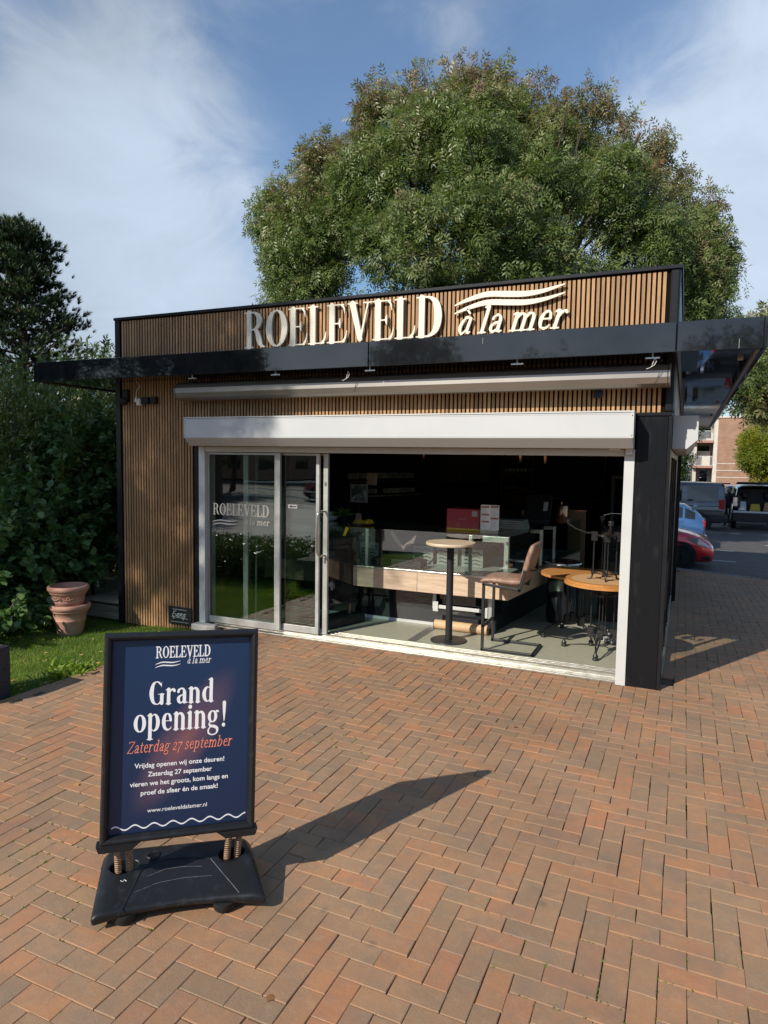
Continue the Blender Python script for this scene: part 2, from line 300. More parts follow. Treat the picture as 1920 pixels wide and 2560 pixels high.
# ---------------------------------------------------------------- lettering: strokes of varying width -> outline -> filled curve
STEM = .072
def _arc(cx, cy, rx, ry, a0, a1, r0, r1=None, n=14, side=None):
    out = []
    for i in range(n + 1):
        t = math.radians(a0 + (a1 - a0) * i / n); rr = r0 + ((r1 if r1 is not None else r0) - r0) * abs(math.cos(t)) ** 1.5
        out.append((cx + rx * math.cos(t), cy + ry * math.sin(t), rr))
    return ('L', out)
H_ = .016
def sf(x0, x1, y): return ('L', [(x0, y, H_), (x1, y, H_)])
def stem(x, y0, y1, r=STEM): return ('L', [(x, y0 + .03, r), (x, y1 - .03, r)])
def C(*p): return ('C', list(p))
XH = .66
GL = {
 'R': (.70, [stem(.15, 0, 1), sf(.01, .29, .016), sf(.01, .34, .984), C((.15, .984, .016), (.34, .97, .03), (.46, .88, .06), (.49, .75, .078), (.45, .6, .055), (.33, .52, .022), (.16, .51, .016)), C((.33, .52, .03), (.43, .42, .06), (.49, .2, .075), (.56, .06, .04), (.68, .016, .014))]),
 'O': (.74, [_arc(.36, .5, .255, .485, 0, 360, .018, .085, 32)]),
 'E': (.62, [stem(.15, 0, 1), sf(.01, .52, .016), sf(.01, .5, .984), C((.45, .97, .03), (.51, .88, .02), (.53, .74, .008)), sf(.15, .37, .5), C((.40, .64, .008), (.385, .57, .02), (.38, .5, .028), (.385, .43, .02), (.40, .36, .008)), C((.5, .03, .035), (.56, .14, .022), (.59, .30, .008))]),
 'L': (.58, [stem(.15, 0, 1), sf(.01, .5, .016), sf(.01, .31, .984), C((.44, .03, .035), (.52, .14, .024), (.56, .32, .008))]),
 'V': (.72, [('L', [(.14, .97, .078), (.36, .06, .06)]), ('L', [(.37, .04, .03), (.58, .97, .02)]), sf(.0, .28, .984), sf(.46, .70, .984)]),
 'D': (.74, [stem(.15, 0, 1), sf(.01, .3, .016), sf(.01, .3, .984), C((.15, .984, .016), (.36, .97, .03), (.53, .82, .07), (.585, .5, .09), (.53, .18, .07), (.36, .03, .03), (.15, .016, .016))]),
 'G': (.74, [C((.55, .80, .02), (.46, .93, .035), (.34, .975, .02), (.2, .86, .06), (.13, .5, .088), (.2, .14, .06), (.36, .02, .02), (.48, .06, .03), (.55, .14, .05)), stem(.58, .03, .44), sf(.42, .70, .44), C((.57, .97, .012), (.565, .82, .012), (.575, .66, .01))]),
 'n': (.60, [stem(.14, 0, XH), sf(.02, .26, .016), C((.01, .60, .012), (.08, .63, .03), (.14, .60, .05)), C((.16, .46, .02), (.25, .61, .03), (.36, .61, .05), (.43, .5, .07), (.44, .35, STEM)), stem(.44, 0, .4), sf(.33, .57, .016)]),
 'm': (.90, [stem(.14, 0, XH), sf(.02, .26, .016), C((.01, .60, .012), (.08, .63, .03), (.14, .60, .05)), C((.16, .46, .02), (.25, .61, .03), (.36, .61, .05), (.43, .5, .07), (.44, .35, STEM)), stem(.44, 0, .4), sf(.33, .56, .016), C((.46, .46, .02), (.55, .61, .03), (.66, .61, .05), (.73, .5, .07), (.74, .35, STEM)), stem(.74, 0, .4), sf(.63, .87, .016)]),
 'r': (.46, [stem(.14, 0, XH), sf(.02, .27, .016), C((.01, .60, .012), (.08, .63, .03), (.14, .60, .05)), C((.16, .42, .02), (.24, .58, .03), (.34, .62, .05), (.39, .56, .06))]),
 'a': (.54, [stem(.38, .03, .5), C((.38, .46, .068), (.34, .6, .045), (.24, .64, .03), (.13, .58, .045), (.11, .5, .055)), C((.38, .38, .016), (.22, .34, .03), (.12, .24, .06), (.13, .1, .06), (.22, .02, .03), (.34, .1, .018)), C((.39, .1, .05), (.45, .03, .03), (.53, .05, .01))]),
 'o': (.58, [_arc(.28, .33, .185, .315, 0, 360, .02, .078, 26)]),
 'e': (.52, [C((.11, .37, .016), (.3, .37, .016), (.42, .37, .018)), C((.42, .38, .05), (.37, .57, .05), (.27, .645, .02), (.15, .55, .06), (.11, .33, .076), (.16, .11, .06), (.29, .02, .03), (.4, .06, .02), (.45, .14, .012))]),
 'd': (.60, [stem(.44, 0, 1), sf(.44, .57, .016), C((.31, .95, .012), (.38, .97, .03), (.44, .93, .05)), C((.43, .52, .018), (.30, .645, .02), (.17, .55, .06), (.12, .33, .078), (.17, .11, .06), (.29, .02, .022), (.42, .13, .018))]),
 'p': (.62, [stem(.14, -.30, XH), sf(.02, .27, -.3), C((.01, .60, .012), (.08, .63, .03), (.14, .60, .05)), C((.16, .5, .018), (.30, .645, .02), (.43, .55, .06), (.48, .33, .078), (.43, .11, .06), (.30, .02, .022), (.16, .12, .018))]),
 'b': (.62, [stem(.14, 0, 1), C((.01, .95, .012), (.08, .97, .03), (.14, .93, .05)), C((.16, .5, .018), (.30, .645, .02), (.43, .55, .06), (.48, .33, .078), (.43, .11, .06), (.30, .02, .022), (.16, .10, .018))]),
 'i': (.32, [stem(.15, 0, XH), sf(.02, .28, .016), C((.02, .60, .012), (.09, .63, .03), (.15, .60, .05)), ('L', [(.15, .85, .08), (.151, .85, .08)])]),
 'l': (.32, [stem(.15, 0, 1), sf(.02, .28, .016), C((.02, .95, .012), (.09, .97, .03), (.15, .93, .05))]),
 't': (.38, [C((.16, .86, .02), (.16, .66, .06), (.16, .2, .07), (.19, .05, .05), (.27, .02, .03), (.36, .1, .012)), sf(.03, .34, .63)]),
 's': (.46, [C((.36, .48, .012), (.33, .6, .03), (.22, .645, .022), (.12, .54, .05), (.2, .38, .07), (.33, .26, .07), (.36, .12, .05), (.24, .015, .022), (.12, .05, .03), (.07, .2, .012))]),
 'g': (.58, [_arc(.25, .42, .15, .215, 0, 360, .02, .066, 20), C((.36, .55, .03), (.44, .62, .04), (.52, .60, .03)), C((.17, .22, .02), (.10, .13, .03), (.17, .05, .045), (.34, .02, .055), (.47, -.07, .055), (.44, -.24, .03), (.24, -.3, .022), (.08, -.22, .035), (.08, -.08, .03), (.18, .03, .018))]),
 '!': (.36, [('L', [(.2, .22, .02), (.2, .6, .06), (.2, .93, .075)]), ('L', [(.18, .06, .075), (.181, .06, .075)])]),
 'A': (.56, [C((.42, .58, .06), (.40, .2, .066), (.43, .04, .04), (.53, .08, .01)), C((.41, .52, .018), (.30, .645, .02), (.17, .5, .055), (.11, .28, .07), (.16, .08, .05), (.26, .03, .02), (.40, .2, .018))]),
 'Z': (.68, [sf(.08, .6, .98), ('L', [(.58, .95, .045), (.1, .05, .045)]), sf(.06, .6, .02), ('L', [(.1, .97, .02), (.07, .76, .008)]), ('L', [(.58, .02, .02), (.63, .26, .008)])]),
 '2': (.5, [C((.1, .5, .03), (.12, .62, .04), (.24, .67, .03), (.38, .57, .06), (.34, .36, .05), (.2, .16, .025), (.09, .03, .02)), C((.1, .03, .02), (.24, .05, .05), (.38, .02, .03), (.44, .12, .012))]),
 '7': (.5, [('L', [(.08, .64, .03), (.43, .64, .03)]), C((.43, .62, .02), (.3, .35, .035), (.2, .0, .06), (.17, -.25, .07)), ('L', [(.09, .64, .02), (.07, .5, .008)])]),
 ' ': (.26, []),
}
def catmull(p, k=6):
    q = [p[0]] + p + [p[-1]]; out = []
    for i in range(1, len(q) - 2):
        a, b, c, d = [np.array(x, float) for x in q[i - 1:i + 3]]
        for j in range(k):
            t = j / k; out.append(0.5 * (2 * b + (c - a) * t + (2 * a - 5 * b + 4 * c - d) * t * t + (3 * b - a - 3 * c + d) * t ** 3))
    out.append(np.array(q[-2], float)); return np.array(out)
def glyph_loops(strokes, wt=1.0, hair=1.0, slant=0.0, step=.02):
    segs = []
    for k, p in strokes:
        P = np.array(p, float) if k == 'L' else catmull(p)
        P = P.copy(); P[:, 2] = np.where(P[:, 2] > .03, P[:, 2] * wt, P[:, 2] * hair); P[:, 0] += slant * P[:, 1]
        for i in range(len(P) - 1): segs.append((P[i], P[i + 1]))
    xs = np.arange(-.25, 1.25, step); ys = np.arange(-.42, 1.14, step)
    X, Y = np.meshgrid(xs, ys, indexing='ij'); F = np.full(X.shape, 9.0)
    for a, b in segs:
        dx, dy = b[0] - a[0], b[1] - a[1]; l2 = dx * dx + dy * dy + 1e-12
        t = np.clip(((X - a[0]) * dx + (Y - a[1]) * dy) / l2, 0, 1)
        F = np.minimum(F, np.hypot(X - a[0] - t * dx, Y - a[1] - t * dy) - (a[2] + (b[2] - a[2]) * t))
    return trace(F, xs, ys)
def trace(F, xs, ys):
    nxt = {}; pos = {}
    I = F < 0
    def P(key):
        k, i, j = key
        if k == 'h': f0, f1 = F[i, j], F[i + 1, j]; t = f0 / (f0 - f1); return (xs[i] + (xs[i + 1] - xs[i]) * t, ys[j])
        f0, f1 = F[i, j], F[i, j + 1]; t = f0 / (f0 - f1); return (xs[i], ys[j] + (ys[j + 1] - ys[j]) * t)
    cells = np.argwhere((I[:-1, :-1].astype(int) + I[1:, :-1] + I[1:, 1:] + I[:-1, 1:]) % 4 != 0)
    for i, j in cells:
        a, b, c, d = I[i, j], I[i + 1, j], I[i + 1, j + 1], I[i, j + 1]
        B, R_, T, L = ('h', i, j), ('v', i + 1, j), ('h', i, j + 1), ('v', i, j)
        ring = [(a, b, B), (b, c, R_), (c, d, T), (d, a, L)]
        outs = [k for p, q, k in ring if p and not q]; ins = [k for p, q, k in ring if q and not p]
        if len(outs) == 1: nxt[outs[0]] = ins[0]
        else:
            nxt[outs[0]] = ins[0] if ins[0] != outs[0] else ins[1]; rest = [k for k in ins if k != nxt[outs[0]]]; nxt[outs[1]] = rest[0]
    loops = []
    while nxt:
        k0 = next(iter(nxt)); lp = []; k = k0
        while k in nxt: lp.append(P(k)); k = nxt.pop(k)
        if len(lp) > 4:
            s = [lp[0]]
            for p_, q_ in zip(lp[1:], lp[2:] + lp[:1]):
                a_ = s[-1]; ar = abs((p_[0] - a_[0]) * (q_[1] - a_[1]) - (p_[1] - a_[1]) * (q_[0] - a_[0])); L_ = math.hypot(q_[0] - a_[0], q_[1] - a_[1]) + 1e-9
                if ar / L_ > .0016 or math.hypot(p_[0] - a_[0], p_[1] - a_[1]) > .12: s.append(p_)
            loops.append(s)
    return loops
_gc = {}
def loops_mesh(name, loops, scale, ext, mat, M4=None):
    cu = bpy.data.curves.new(name, 'CURVE'); cu.dimensions = '2D'; cu.fill_mode = 'BOTH'; cu.extrude = ext
    for lp in loops:
        sp = cu.splines.new('POLY'); sp.points.add(len(lp) - 1); sp.use_cyclic_u = True
        for i, (x, y) in enumerate(lp): sp.points[i].co = (x * scale, y * scale, 0, 1)
    o = bpy.data.objects.new(name, cu); me = bpy.data.meshes.new_from_object(o); bpy.data.objects.remove(o); bpy.data.curves.remove(cu)
    me.name = name; me.materials.clear(); me.materials.append(mat)
    if M4 is not None: me.transform(M4)
    return me
def text_layout(s, wt=1, slant=0, track=0.0, hair=1.0, step=.02, condense=1.0):
    x = 0; out = []
    for ch in s:
        acc = ch in 'à'; g = GL['A'] if ch == 'à' else GL.get(ch)
        st = list(g[1])
        if acc: st.append(('L', [(.20, .92, .045), (.32, .78, .02)]))
        key = (ch, wt, slant, hair, step)
        if key not in _gc: _gc[key] = glyph_loops(st, wt, hair, slant, step) if st else []
        out.append([[((px + 0) * condense + x, py) for px, py in lp] for lp in _gc[key]]); x += (g[0] + track) * condense
    return out, x
def frame(origin, ax, ay):
    ax = Vector(ax).normalized(); ay = Vector(ay).normalized(); az = ax.cross(ay)
    return Matrix(((ax.x, ay.x, az.x, origin[0]), (ax.y, ay.y, az.y, origin[1]), (ax.z, ay.z, az.z, origin[2]), (0, 0, 0, 1)))
def wave_loop(w, h, t, k=24):
    P = catmull([(0, 0, 0), (.12, .38, 0), (.3, .72, 0), (.5, .60, 0), (.66, .50, 0), (.82, .62, 0), (1, 1, 0)], 5); n = len(P); top = []; bot = []
    for i, (x, y, _) in enumerate(P):
        u = i / (n - 1); th = t * (math.sin(PI * min(max(u, .02), .98)) ** .6); top.append((x * w, y * h + th / 2)); bot.append((x * w, y * h - th / 2))
    return top + bot[::-1]
def put_letters(parent, s, fr, height, width, ext, mat, off=(0, 0), align='left', joined=None, **kw):
    L, tot = text_layout(s, **kw); sx = width / (tot * height) if width else 1.0
    x0 = {'left': 0, 'center': -tot * height * sx / 2, 'right': -tot * height * sx}[align]
    allv = []
    for lp in L:
        if not lp: continue
        lp = [[(x * height * sx + x0 + off[0], y * height + off[1]) for x, y in q] for q in lp]
        if joined: allv += lp
        else:
            me = loops_mesh('letter', lp, 1, ext, mat, fr); link('letter', me, parent)
    if joined: return link(joined, loops_mesh(joined, allv, 1, ext, mat, fr), parent)
def sans(parent, name, s, fr, size, mat, off=(0, 0), align='CENTER', ext=0.0004, width=None, bold=0.0):
    cu = bpy.data.curves.new(name, 'FONT'); cu.body = s; cu.size = size; cu.align_x = align; cu.extrude = ext; cu.offset = bold
    o = bpy.data.objects.new(name, cu); me = bpy.data.meshes.new_from_object(o); bpy.data.objects.remove(o)
    me.materials.clear(); me.materials.append(mat)
    xs = [v.co.x for v in me.vertices]
    k = width / (max(xs) - min(xs)) if width and xs else 1
    me.transform(fr @ Matrix.Translation((off[0], off[1], 0)) @ Matrix.Diagonal((k, 1, 1, 1)))
    return link(name, me, parent)

# ---------------------------------------------------------------- ground, paving, road, lawn
def gz(y): return 0.0 if y < 6.8 else (-0.0478 * (y - 6.8) if y < 18 else -0.535)
def strips(name, xs0, xs1, ys, zs, mat, **k):
    mb = MB(); n = len(ys); mb.add([p for y, z in zip(ys, zs) for p in ((xs0, y, z), (xs1, y, z))], [(2 * i, 2 * i + 1, 2 * i + 3, 2 * i + 2) for i in range(n - 1)])
    return tag(mb.build(name, mat), **k)
gv_ = [(x, y, (-.0135 if y < 7 else (-.555 if y < 18.3 else -.70)) - (.17 if x < -5.2 and y < 10 else 0)) for y in (-900, -13, 6.8, 18.0, 18.6, 1600) for x in (-900, -5.3, -5.045, 900)]
mb = MB(); mb.add(gv_, [(r * 4 + c, r * 4 + c + 1, r * 4 + c + 5, r * 4 + c + 4) for r in range(5) for c in range(3)]); tag(mb.build('ground', m_joint), 'sandy ground under the paving', kind='structure')
m_road = M('road_pavers', (0.085, 0.078, 0.075), 0.8, col2=(0.11, 0.10, 0.095), vs=3, bump=.2, bs=30)
def add_grid(m, sx, sy, rot=0.0):
    nt = m.node_tree; N = nt.nodes; Lk = nt.links; p = N['Principled BSDF']; src = p.inputs['Base Color'].links[0].from_socket
    t = N.new('ShaderNodeTexCoord'); mpn = N.new('ShaderNodeMapping'); mpn.inputs['Rotation'].default_value = (0, 0, rot); Lk.new(t.outputs['Object'], mpn.inputs['Vector'])
    b = N.new('ShaderNodeTexBrick'); b.inputs['Scale'].default_value = 1; b.inputs['Brick Width'].default_value = sx; b.inputs['Row Height'].default_value = sy; b.inputs['Mortar Size'].default_value = .006
    b.inputs['Color1'].default_value = (1, 1, 1, 1); b.inputs['Color2'].default_value = (.8, .8, .8, 1); b.inputs['Mortar'].default_value = (.35, .35, .35, 1); Lk.new(mpn.outputs[0], b.inputs['Vector'])
    x = N.new('ShaderNodeMix'); x.data_type = 'RGBA'; x.blend_type = 'MULTIPLY'; x.inputs['Factor'].default_value = 1; Lk.new(src, x.inputs['A']); Lk.new(b.outputs[0], x.inputs['B']); Lk.new(x.outputs['Result'], p.inputs['Base Color'])
add_grid(m_road, .21, .105)
road = MB(); road.add([(-60, 18.25, -.655), (60, 18.25, -.655), (60, 120, -.655), (-60, 120, -.655)], [(0, 1, 2, 3)])
tag(road.build('road', m_road), 'dark paved parking road behind the kiosk', kind='structure')
m_pave2 = M('street_slabs', (0.42, 0.39, 0.36), 0.8, col2=(0.27, 0.25, 0.23), vs=1.5, vstretch=(.3, 2.5, 1), bump=.2, bs=30)
m_asph = M('asphalt', (0.07, 0.07, 0.07), 0.85, col2=(0.09, 0.09, 0.088), vs=5, bump=.3, bs=60)
st = MB(); st.add([(-80, -28, -.016), (80, -28, -.016), (80, -13, -.016), (-80, -13, -.016)], [(0, 1, 2, 3)]); tag(st.build('street', m_asph), 'asphalt street across from the kiosk', kind='structure')
m_pave = M('pavement_grey', (0.24, 0.20, 0.17), 0.8, col2=(0.19, 0.16, 0.135), vs=4, bump=.2, bs=40); add_grid(m_pave, .21, .105)
pv = MB(); pv.add([(-5.04, -13, -.012), (60, -13, -.012), (60, -3.0, -.012), (-5.04, -3.0, -.012)], [(0, 1, 2, 3)]); pv.add([(4.4, -3, -.012), (60, -3, -.012), (60, 6.8, -.012), (4.4, 6.8, -.012)], [(0, 1, 2, 3)]); pv.add([(4.4, 6.8, -.012), (60, 6.8, -.012), (60, 17.9, -.55), (4.4, 17.9, -.55)], [(0, 1, 2, 3)])
tag(pv.build('pavement', m_pave), 'brick pavement stretching away from the kiosk', kind='structure')

bricks_root = tag(bpy.data.objects.new('brick_paving', None), 'red brown brick paving laid in double herringbone', kind='structure'); COL.objects.link(bricks_root)
P_ = 0.1035
def brick_geo(lx, ly, h=0.05):
    c = .0026; x, y = lx / 2, ly / 2; z1 = 0.0; z0 = -h
    j = lambda: random.uniform(-.0019, .0016)
    o = [(-x + j(), -y + j()), (x + j(), -y + j()), (x + j(), y + j()), (-x + j(), y + j())]
    v = [(a, b, z0) for a, b in o] + [(a, b, z1 - c) for a, b in o] + [(a * (1 - c / x), b * (1 - c / y), z1) for a, b in o]
    f = [(i, (i + 1) % 4, 4 + (i + 1) % 4, 4 + i) for i in range(4)] + [(4 + i, 4 + (i + 1) % 4, 8 + (i + 1) % 4, 8 + i) for i in range(4)] + [(8, 9, 10, 11)]
    return v, f
variants = []
for i in range(10):
    v, f = brick_geo(.2052 + random.uniform(-.002, .002), .1003 + random.uniform(-.0012, .0012))
    me = bpy.data.meshes.new('brick'); me.from_pydata(v, [], f); me.materials.append(m_brick); variants.append((me, v, f))
cells = []
x0, y0 = -.07 * P_, .28 * P_
for i in range(-49, 43):
    for j in range(-30, 172):
        k = (i + j - 6) % 8
        if k in (0, 2): cx, cy, rot = (i + .5) * P_, (j + 1) * P_, 1
        elif k in (4, 6): cx, cy, rot = (i + 1) * P_, (j + .5) * P_, 0
        else: continue
        cx += x0; cy += y0
        if cx < -4.93 or cy > 17.75: continue
        if cy > 6.50 and cx < -.03: continue
        if cy > 17.0 - .375 * (cx - 1.8) and cx > -1: continue
        cells.append((cx, cy, rot))
for j in range(-14, 31): cells.append((-4.985, j * .2085 + .05, 1))              # edging course along the lawn
for j in range(0, 48): cells.append((-.06, 6.9 + j * .2085, 1))
def inview(x, y, z):
    d = Vector((x, y, z - 2.0)); w = d.dot(CF)
    return w > .2 and abs(d.dot(CR) / w) < .585 and abs(d.dot(CU) / w) < .775
vis = sorted([c for c in cells if inview(c[0], c[1], gz(c[1]))], key=lambda c: c[0] ** 2 + c[1] ** 2)
single = set(vis[:300]); SV = []; SF = []
for c in cells:
    cx, cy, rot = c; me, v, f = random.choice(variants)
    z = gz(cy) + random.uniform(-.0018, .0018) + .004 * math.sin(cx * 2.1 + .6 * cy) * math.sin(cy * 1.7 + 1); a = (PI / 2 if rot else 0) + random.gauss(0, .006); tx = random.gauss(0, .005); ty = random.gauss(0, .005) - (.0478 if cy > 6.8 else 0) * 0
    cx += random.gauss(0, .0008); cy += random.gauss(0, .0008)
    slope = -math.atan(.0478) if cy > 6.8 else 0.0
    E_ = Euler((tx + slope, ty, a), 'XYZ').to_matrix() if not slope else Euler((slope, 0, 0)).to_matrix() @ Euler((tx, ty, a)).to_matrix()
    if c in single:
        o = link('brick', me, bricks_root); o.location = (cx, cy, z); o.rotation_euler = E_.to_euler()
    else:
        n = len(SV)
        for p in v: q = E_ @ Vector(p); SV.append((q.x + cx, q.y + cy, q.z + z))
        SF += [[t + n for t in ff] for ff in f]
me = bpy.data.meshes.new('bricks_beyond'); me.from_pydata(SV, [], SF); me.materials.append(m_brick2); tag(link('bricks_beyond', me, bricks_root), kind='stuff')
# kerb
kerb = tag(bpy.data.objects.new('kerb', None), 'grey concrete kerb at the end of the paving', kind='structure'); COL.objects.link(kerb)
for i in range(9):
    xa = -1.6 + i * .42; xb = xa + .412; ya = lambda x: 17.72 - .36 * (x + .14); yb = lambda x: ya(x) + .45
    mb = MB(); mb.prism([(xa, ya(xa)), (xb, ya(xb)), (xb, yb(xb)), (xa, yb(xa))], -.66, -.525 + random.uniform(-.003, .003)); mb.build('kerb_stone', m_kerb, kerb, bevel=.012)
mb = MB(); mb.prism([(2.19, 16.88), (2.42, 16.75), (2.5, 16.95), (2.42, 17.2), (2.19, 17.33)], -.66, -.527); mb.build('kerb_stone', m_kerb, kerb, bevel=.012)
# painted parking marks
m_mark = M('road_paint', (0.62, 0.62, 0.60), 0.7, col2=(0.4, 0.4, 0.39), vs=20)
mk = MB()
for x, y, w, d in ((.95, 23.6, .55, .1), (.8, 21.0, .6, .1), (2.6, 26, .5, .1)): mk.box(x, x + w, y, y + d, -.652, -.649)
tag(mk.build('parking_mark', m_mark), 'short white painted parking marks on the road', kind='structure')

m_lawn = M('lawn_soil', (0.07, 0.085, 0.03), 0.95, col2=(0.045, 0.05, 0.02), vs=6, bump=.5, bs=60)
def lz(x): return -.03 - .10 * min(1, max(0, (-5.04 - x) / 1.2)) 
mb = MB(); xs = [-5.04, -5.3, -5.7, -6.24, -9, -14]; n = len(xs)
mb.add([p for x in xs for p in ((x, .7, lz(x)), (x, 9.0, lz(x)))], [(2 * i, 2 * i + 1, 2 * i + 3, 2 * i + 2) for i in range(n - 1)])
tag(mb.build('lawn', m_lawn), 'lawn beside the brick paving', kind='structure')
def np_mesh(name, V, F, mat, tint=None, smooth=False):
    me = bpy.data.meshes.new(name); V = np.asarray(V, np.float32); F = np.asarray(F, np.int32); k = F.shape[1]
    me.vertices.add(len(V)); me.vertices.foreach_set('co', V.ravel()); me.loops.add(F.size); me.loops.foreach_set('vertex_index', F.ravel())
    me.polygons.add(len(F)); me.polygons.foreach_set('loop_start', np.arange(0, F.size, k, dtype=np.int32)); me.polygons.foreach_set('loop_total', np.full(len(F), k, np.int32))
    me.update(calc_edges=True)
    if tint is not None: a = me.attributes.new('tint', 'FLOAT', 'POINT'); a.data.foreach_set('value', np.asarray(tint, np.float32))
    me.materials.append(mat); return me
def leaves(name, P, D, Nn, S, tint, tv, tf, mat, ls=1.0, jt=.08):
    P, D, Nn = [np.asarray(a, float) for a in (P, D, Nn)]; S = np.asarray(S, float)
    D = D / (np.linalg.norm(D, axis=1, keepdims=True) + 1e-9); Lt = np.cross(Nn, D); Lt /= (np.linalg.norm(Lt, axis=1, keepdims=True) + 1e-9); Nz = np.cross(D, Lt)
    tv = np.asarray(tv, float); m = len(tv)
    V = P[:, None, :] + S[:, None, None] * (D[:, None, :] * tv[None, :, 0:1] + Lt[:, None, :] * tv[None, :, 1:2] * ls + Nz[:, None, :] * tv[None, :, 2:3])
    F = np.asarray(tf)[None] + (np.arange(len(P)) * m)[:, None, None]
    T = np.repeat(np.asarray(tint)[:, None], m, 1)
    if len(tf) > 1 and jt:
        q = rng.normal(0, jt, (len(P), len(tf)));
        for a, fc in enumerate(tf): T[:, list(fc)] += q[:, a:a + 1]
    return np_mesh(name, V.reshape(-1, 3), F.reshape(-1, len(tf[0])), mat, np.clip(T, 0, 1).ravel())
m_grass = leaf_mat('grass', [(0, (0.085, 0.16, 0.014)), (.5, (0.16, 0.27, 0.028)), (.85, (0.25, 0.34, 0.05)), (1, (0.42, 0.36, 0.14))], .5, .4)
def grass(n, X0, X1, Y0, Y1, hmin, hmax):
    P = np.column_stack([rng.uniform(X0, X1, n), rng.uniform(Y0, Y1, n), np.zeros(n)]); P[:, 2] = [lz(x) - .004 for x in P[:, 0]]
    a = rng.uniform(0, 2 * PI, n); le = rng.normal(0, .45, (n, 2)); D = np.column_stack([le, np.ones(n)]); Nn = np.column_stack([np.cos(a), np.sin(a), rng.normal(0, .1, n)])
    patch = .5 + .2 * np.sin(P[:, 0] * 5 + 1) * np.sin(P[:, 1] * 4.3) + rng.normal(0, .17, n); patch[rng.random(n) < .03] = 1
    return P, D, Nn, rng.uniform(hmin, hmax, n), patch
g1 = grass(120000, -7.6, -5.03, 1.5, 7.0, .022, .05); g2 = grass(14000, -9, -5.03, .7, 1.5, .03, .06)
G_ = [np.concatenate([a, b]) for a, b in zip(g1, g2)]
me = leaves('lawn_grass', *G_, [(0, -.045, 0), (0, .045, 0), (1.0, 0, .15)], [(0, 1, 2)], m_grass, ls=1.5); tag(link('lawn_grass', me), 'short green lawn grass beside the brick paving', 'grass', kind='stuff')
# moss and weeds in the joints
n = 9500; idx = rng.integers(0, len(vis), n); cc = np.array([(a, b, r) for a, b, r in vis])[idx]
keep = (np.sin(cc[:, 0] * 2.3 + 1.0) + np.sin(cc[:, 1] * 3.1) + rng.normal(0, .9, n)) > .7; cc = cc[keep]; n = len(cc)
sx = np.where(cc[:, 2] > .5, .0517, .1035); sy = np.where(cc[:, 2] > .5, .1035, .0517); e = rng.random(n) < .5
PX = cc[:, 0] + np.where(e, sx * np.sign(rng.normal(size=n)), rng.uniform(-1, 1, n) * sx); PY = cc[:, 1] + np.where(e, rng.uniform(-1, 1, n) * sy, sy * np.sign(rng.normal(size=n)))
PX = np.repeat(PX, 7) + rng.normal(0, .0025, n * 7); PY = np.repeat(PY, 7) + rng.normal(0, .004, n * 7); nn = n * 7
me = leaves('joint_moss', np.column_stack([PX, PY, [gz(y) - .007 for y in PY]]), np.column_stack([rng.normal(0, .6, (nn, 2)), np.ones(nn)]), rng.normal(size=(nn, 3)), rng.uniform(.005, .013, nn), rng.uniform(.1, .8, nn), [(0, -.3, 0), (0, .3, 0), (1, 0, .1)], [(0, 1, 2)], m_grass)
tag(link('joint_moss', me), 'tufts of moss growing in the paving joints', 'moss', kind='stuff')
# fallen leaves
m_fall = leaf_mat('fallen_leaf', [(0, (0.22, 0.10, 0.04)), (.5, (0.45, 0.24, 0.08)), (1, (0.62, 0.42, 0.18))], .7, .15)
fl = [(-4.35, 3.55), (-4.6, 3.2), (-3.9, 3.0), (-4.3, 4.2), (-3.3, 2.9), (-4.75, 3.0), (-2.5, 5.4), (-2.0, 5.9), (-.7, 4.2), (.2, 6.3), (.45, 5.6), (.5, 5.9), (-1.3, 2.0), (-1.1, 4.95), (-3.6, 4.6), (-2.9, 5.9)] + [(random.uniform(-5.5, -5.0), random.uniform(3.6, 5.2)) for _ in range(40)] + [(random.uniform(-6.6, -5.1), random.uniform(3.6, 6.2)) for _ in range(24)]
tvl = [(0, 0, 0), (.3, .28, .12), (.62, .5, .05), (.75, .2, .1), (1.0, 0, .0), (.75, -.2, .12), (.62, -.5, .0), (.3, -.28, .1)]
nf = len(fl); me = leaves('fallen_leaves', [(x, y, (lz(x) + .03 if x < -5.04 else .004)) for x, y in fl], np.column_stack([rng.normal(size=(nf, 2)), rng.normal(0, .1, nf)]), np.column_stack([rng.normal(0, .25, (nf, 2)), np.ones(nf)]), rng.uniform(.022, .045, nf), rng.random(nf), tvl, [tuple(range(8))], m_fall)
tag(link('fallen_leaves', me), 'dry brown leaves scattered over lawn and paving', 'leaves', kind='stuff')
# weeds at the lawn edge
n = 260; a = rng.uniform(0, 2 * PI, n); base = np.array([(-5.12, 4.55), (-5.2, 4.35), (-5.08, 4.4), (-5.3, 4.5)])[rng.integers(0, 4, n)]
me = leaves('weeds', np.column_stack([base + rng.normal(0, .06, (n, 2)), np.full(n, -.02)]), np.column_stack([np.cos(a), np.sin(a), rng.uniform(.5, 1.8, n)]), np.column_stack([rng.normal(0, .3, (n, 2)), np.ones(n)]), rng.uniform(.05, .11, n), rng.uniform(.4, .9, n), [(0, -.02, 0), (.5, -.14, .1), (1, 0, -.05), (.5, .14, .1)], [(0, 1, 2, 3)], m_grass)
tag(link('weeds', me), 'bright green broad leaved weeds on the lawn edge', 'weeds', kind='stuff')

# ---------------------------------------------------------------- the kiosk
K = thing('kiosk', 'wood slatted kiosk with black canopy and open glass front', 'kiosk', (-3.3, 6.4, 0))
FY = 6.37
def kb(name, mat, *boxes, bevel=0, parent=K):
    mb = MB()
    for b in boxes: mb.box(*b)
    return mb.build(name, mat, parent, bevel=bevel, world=True)
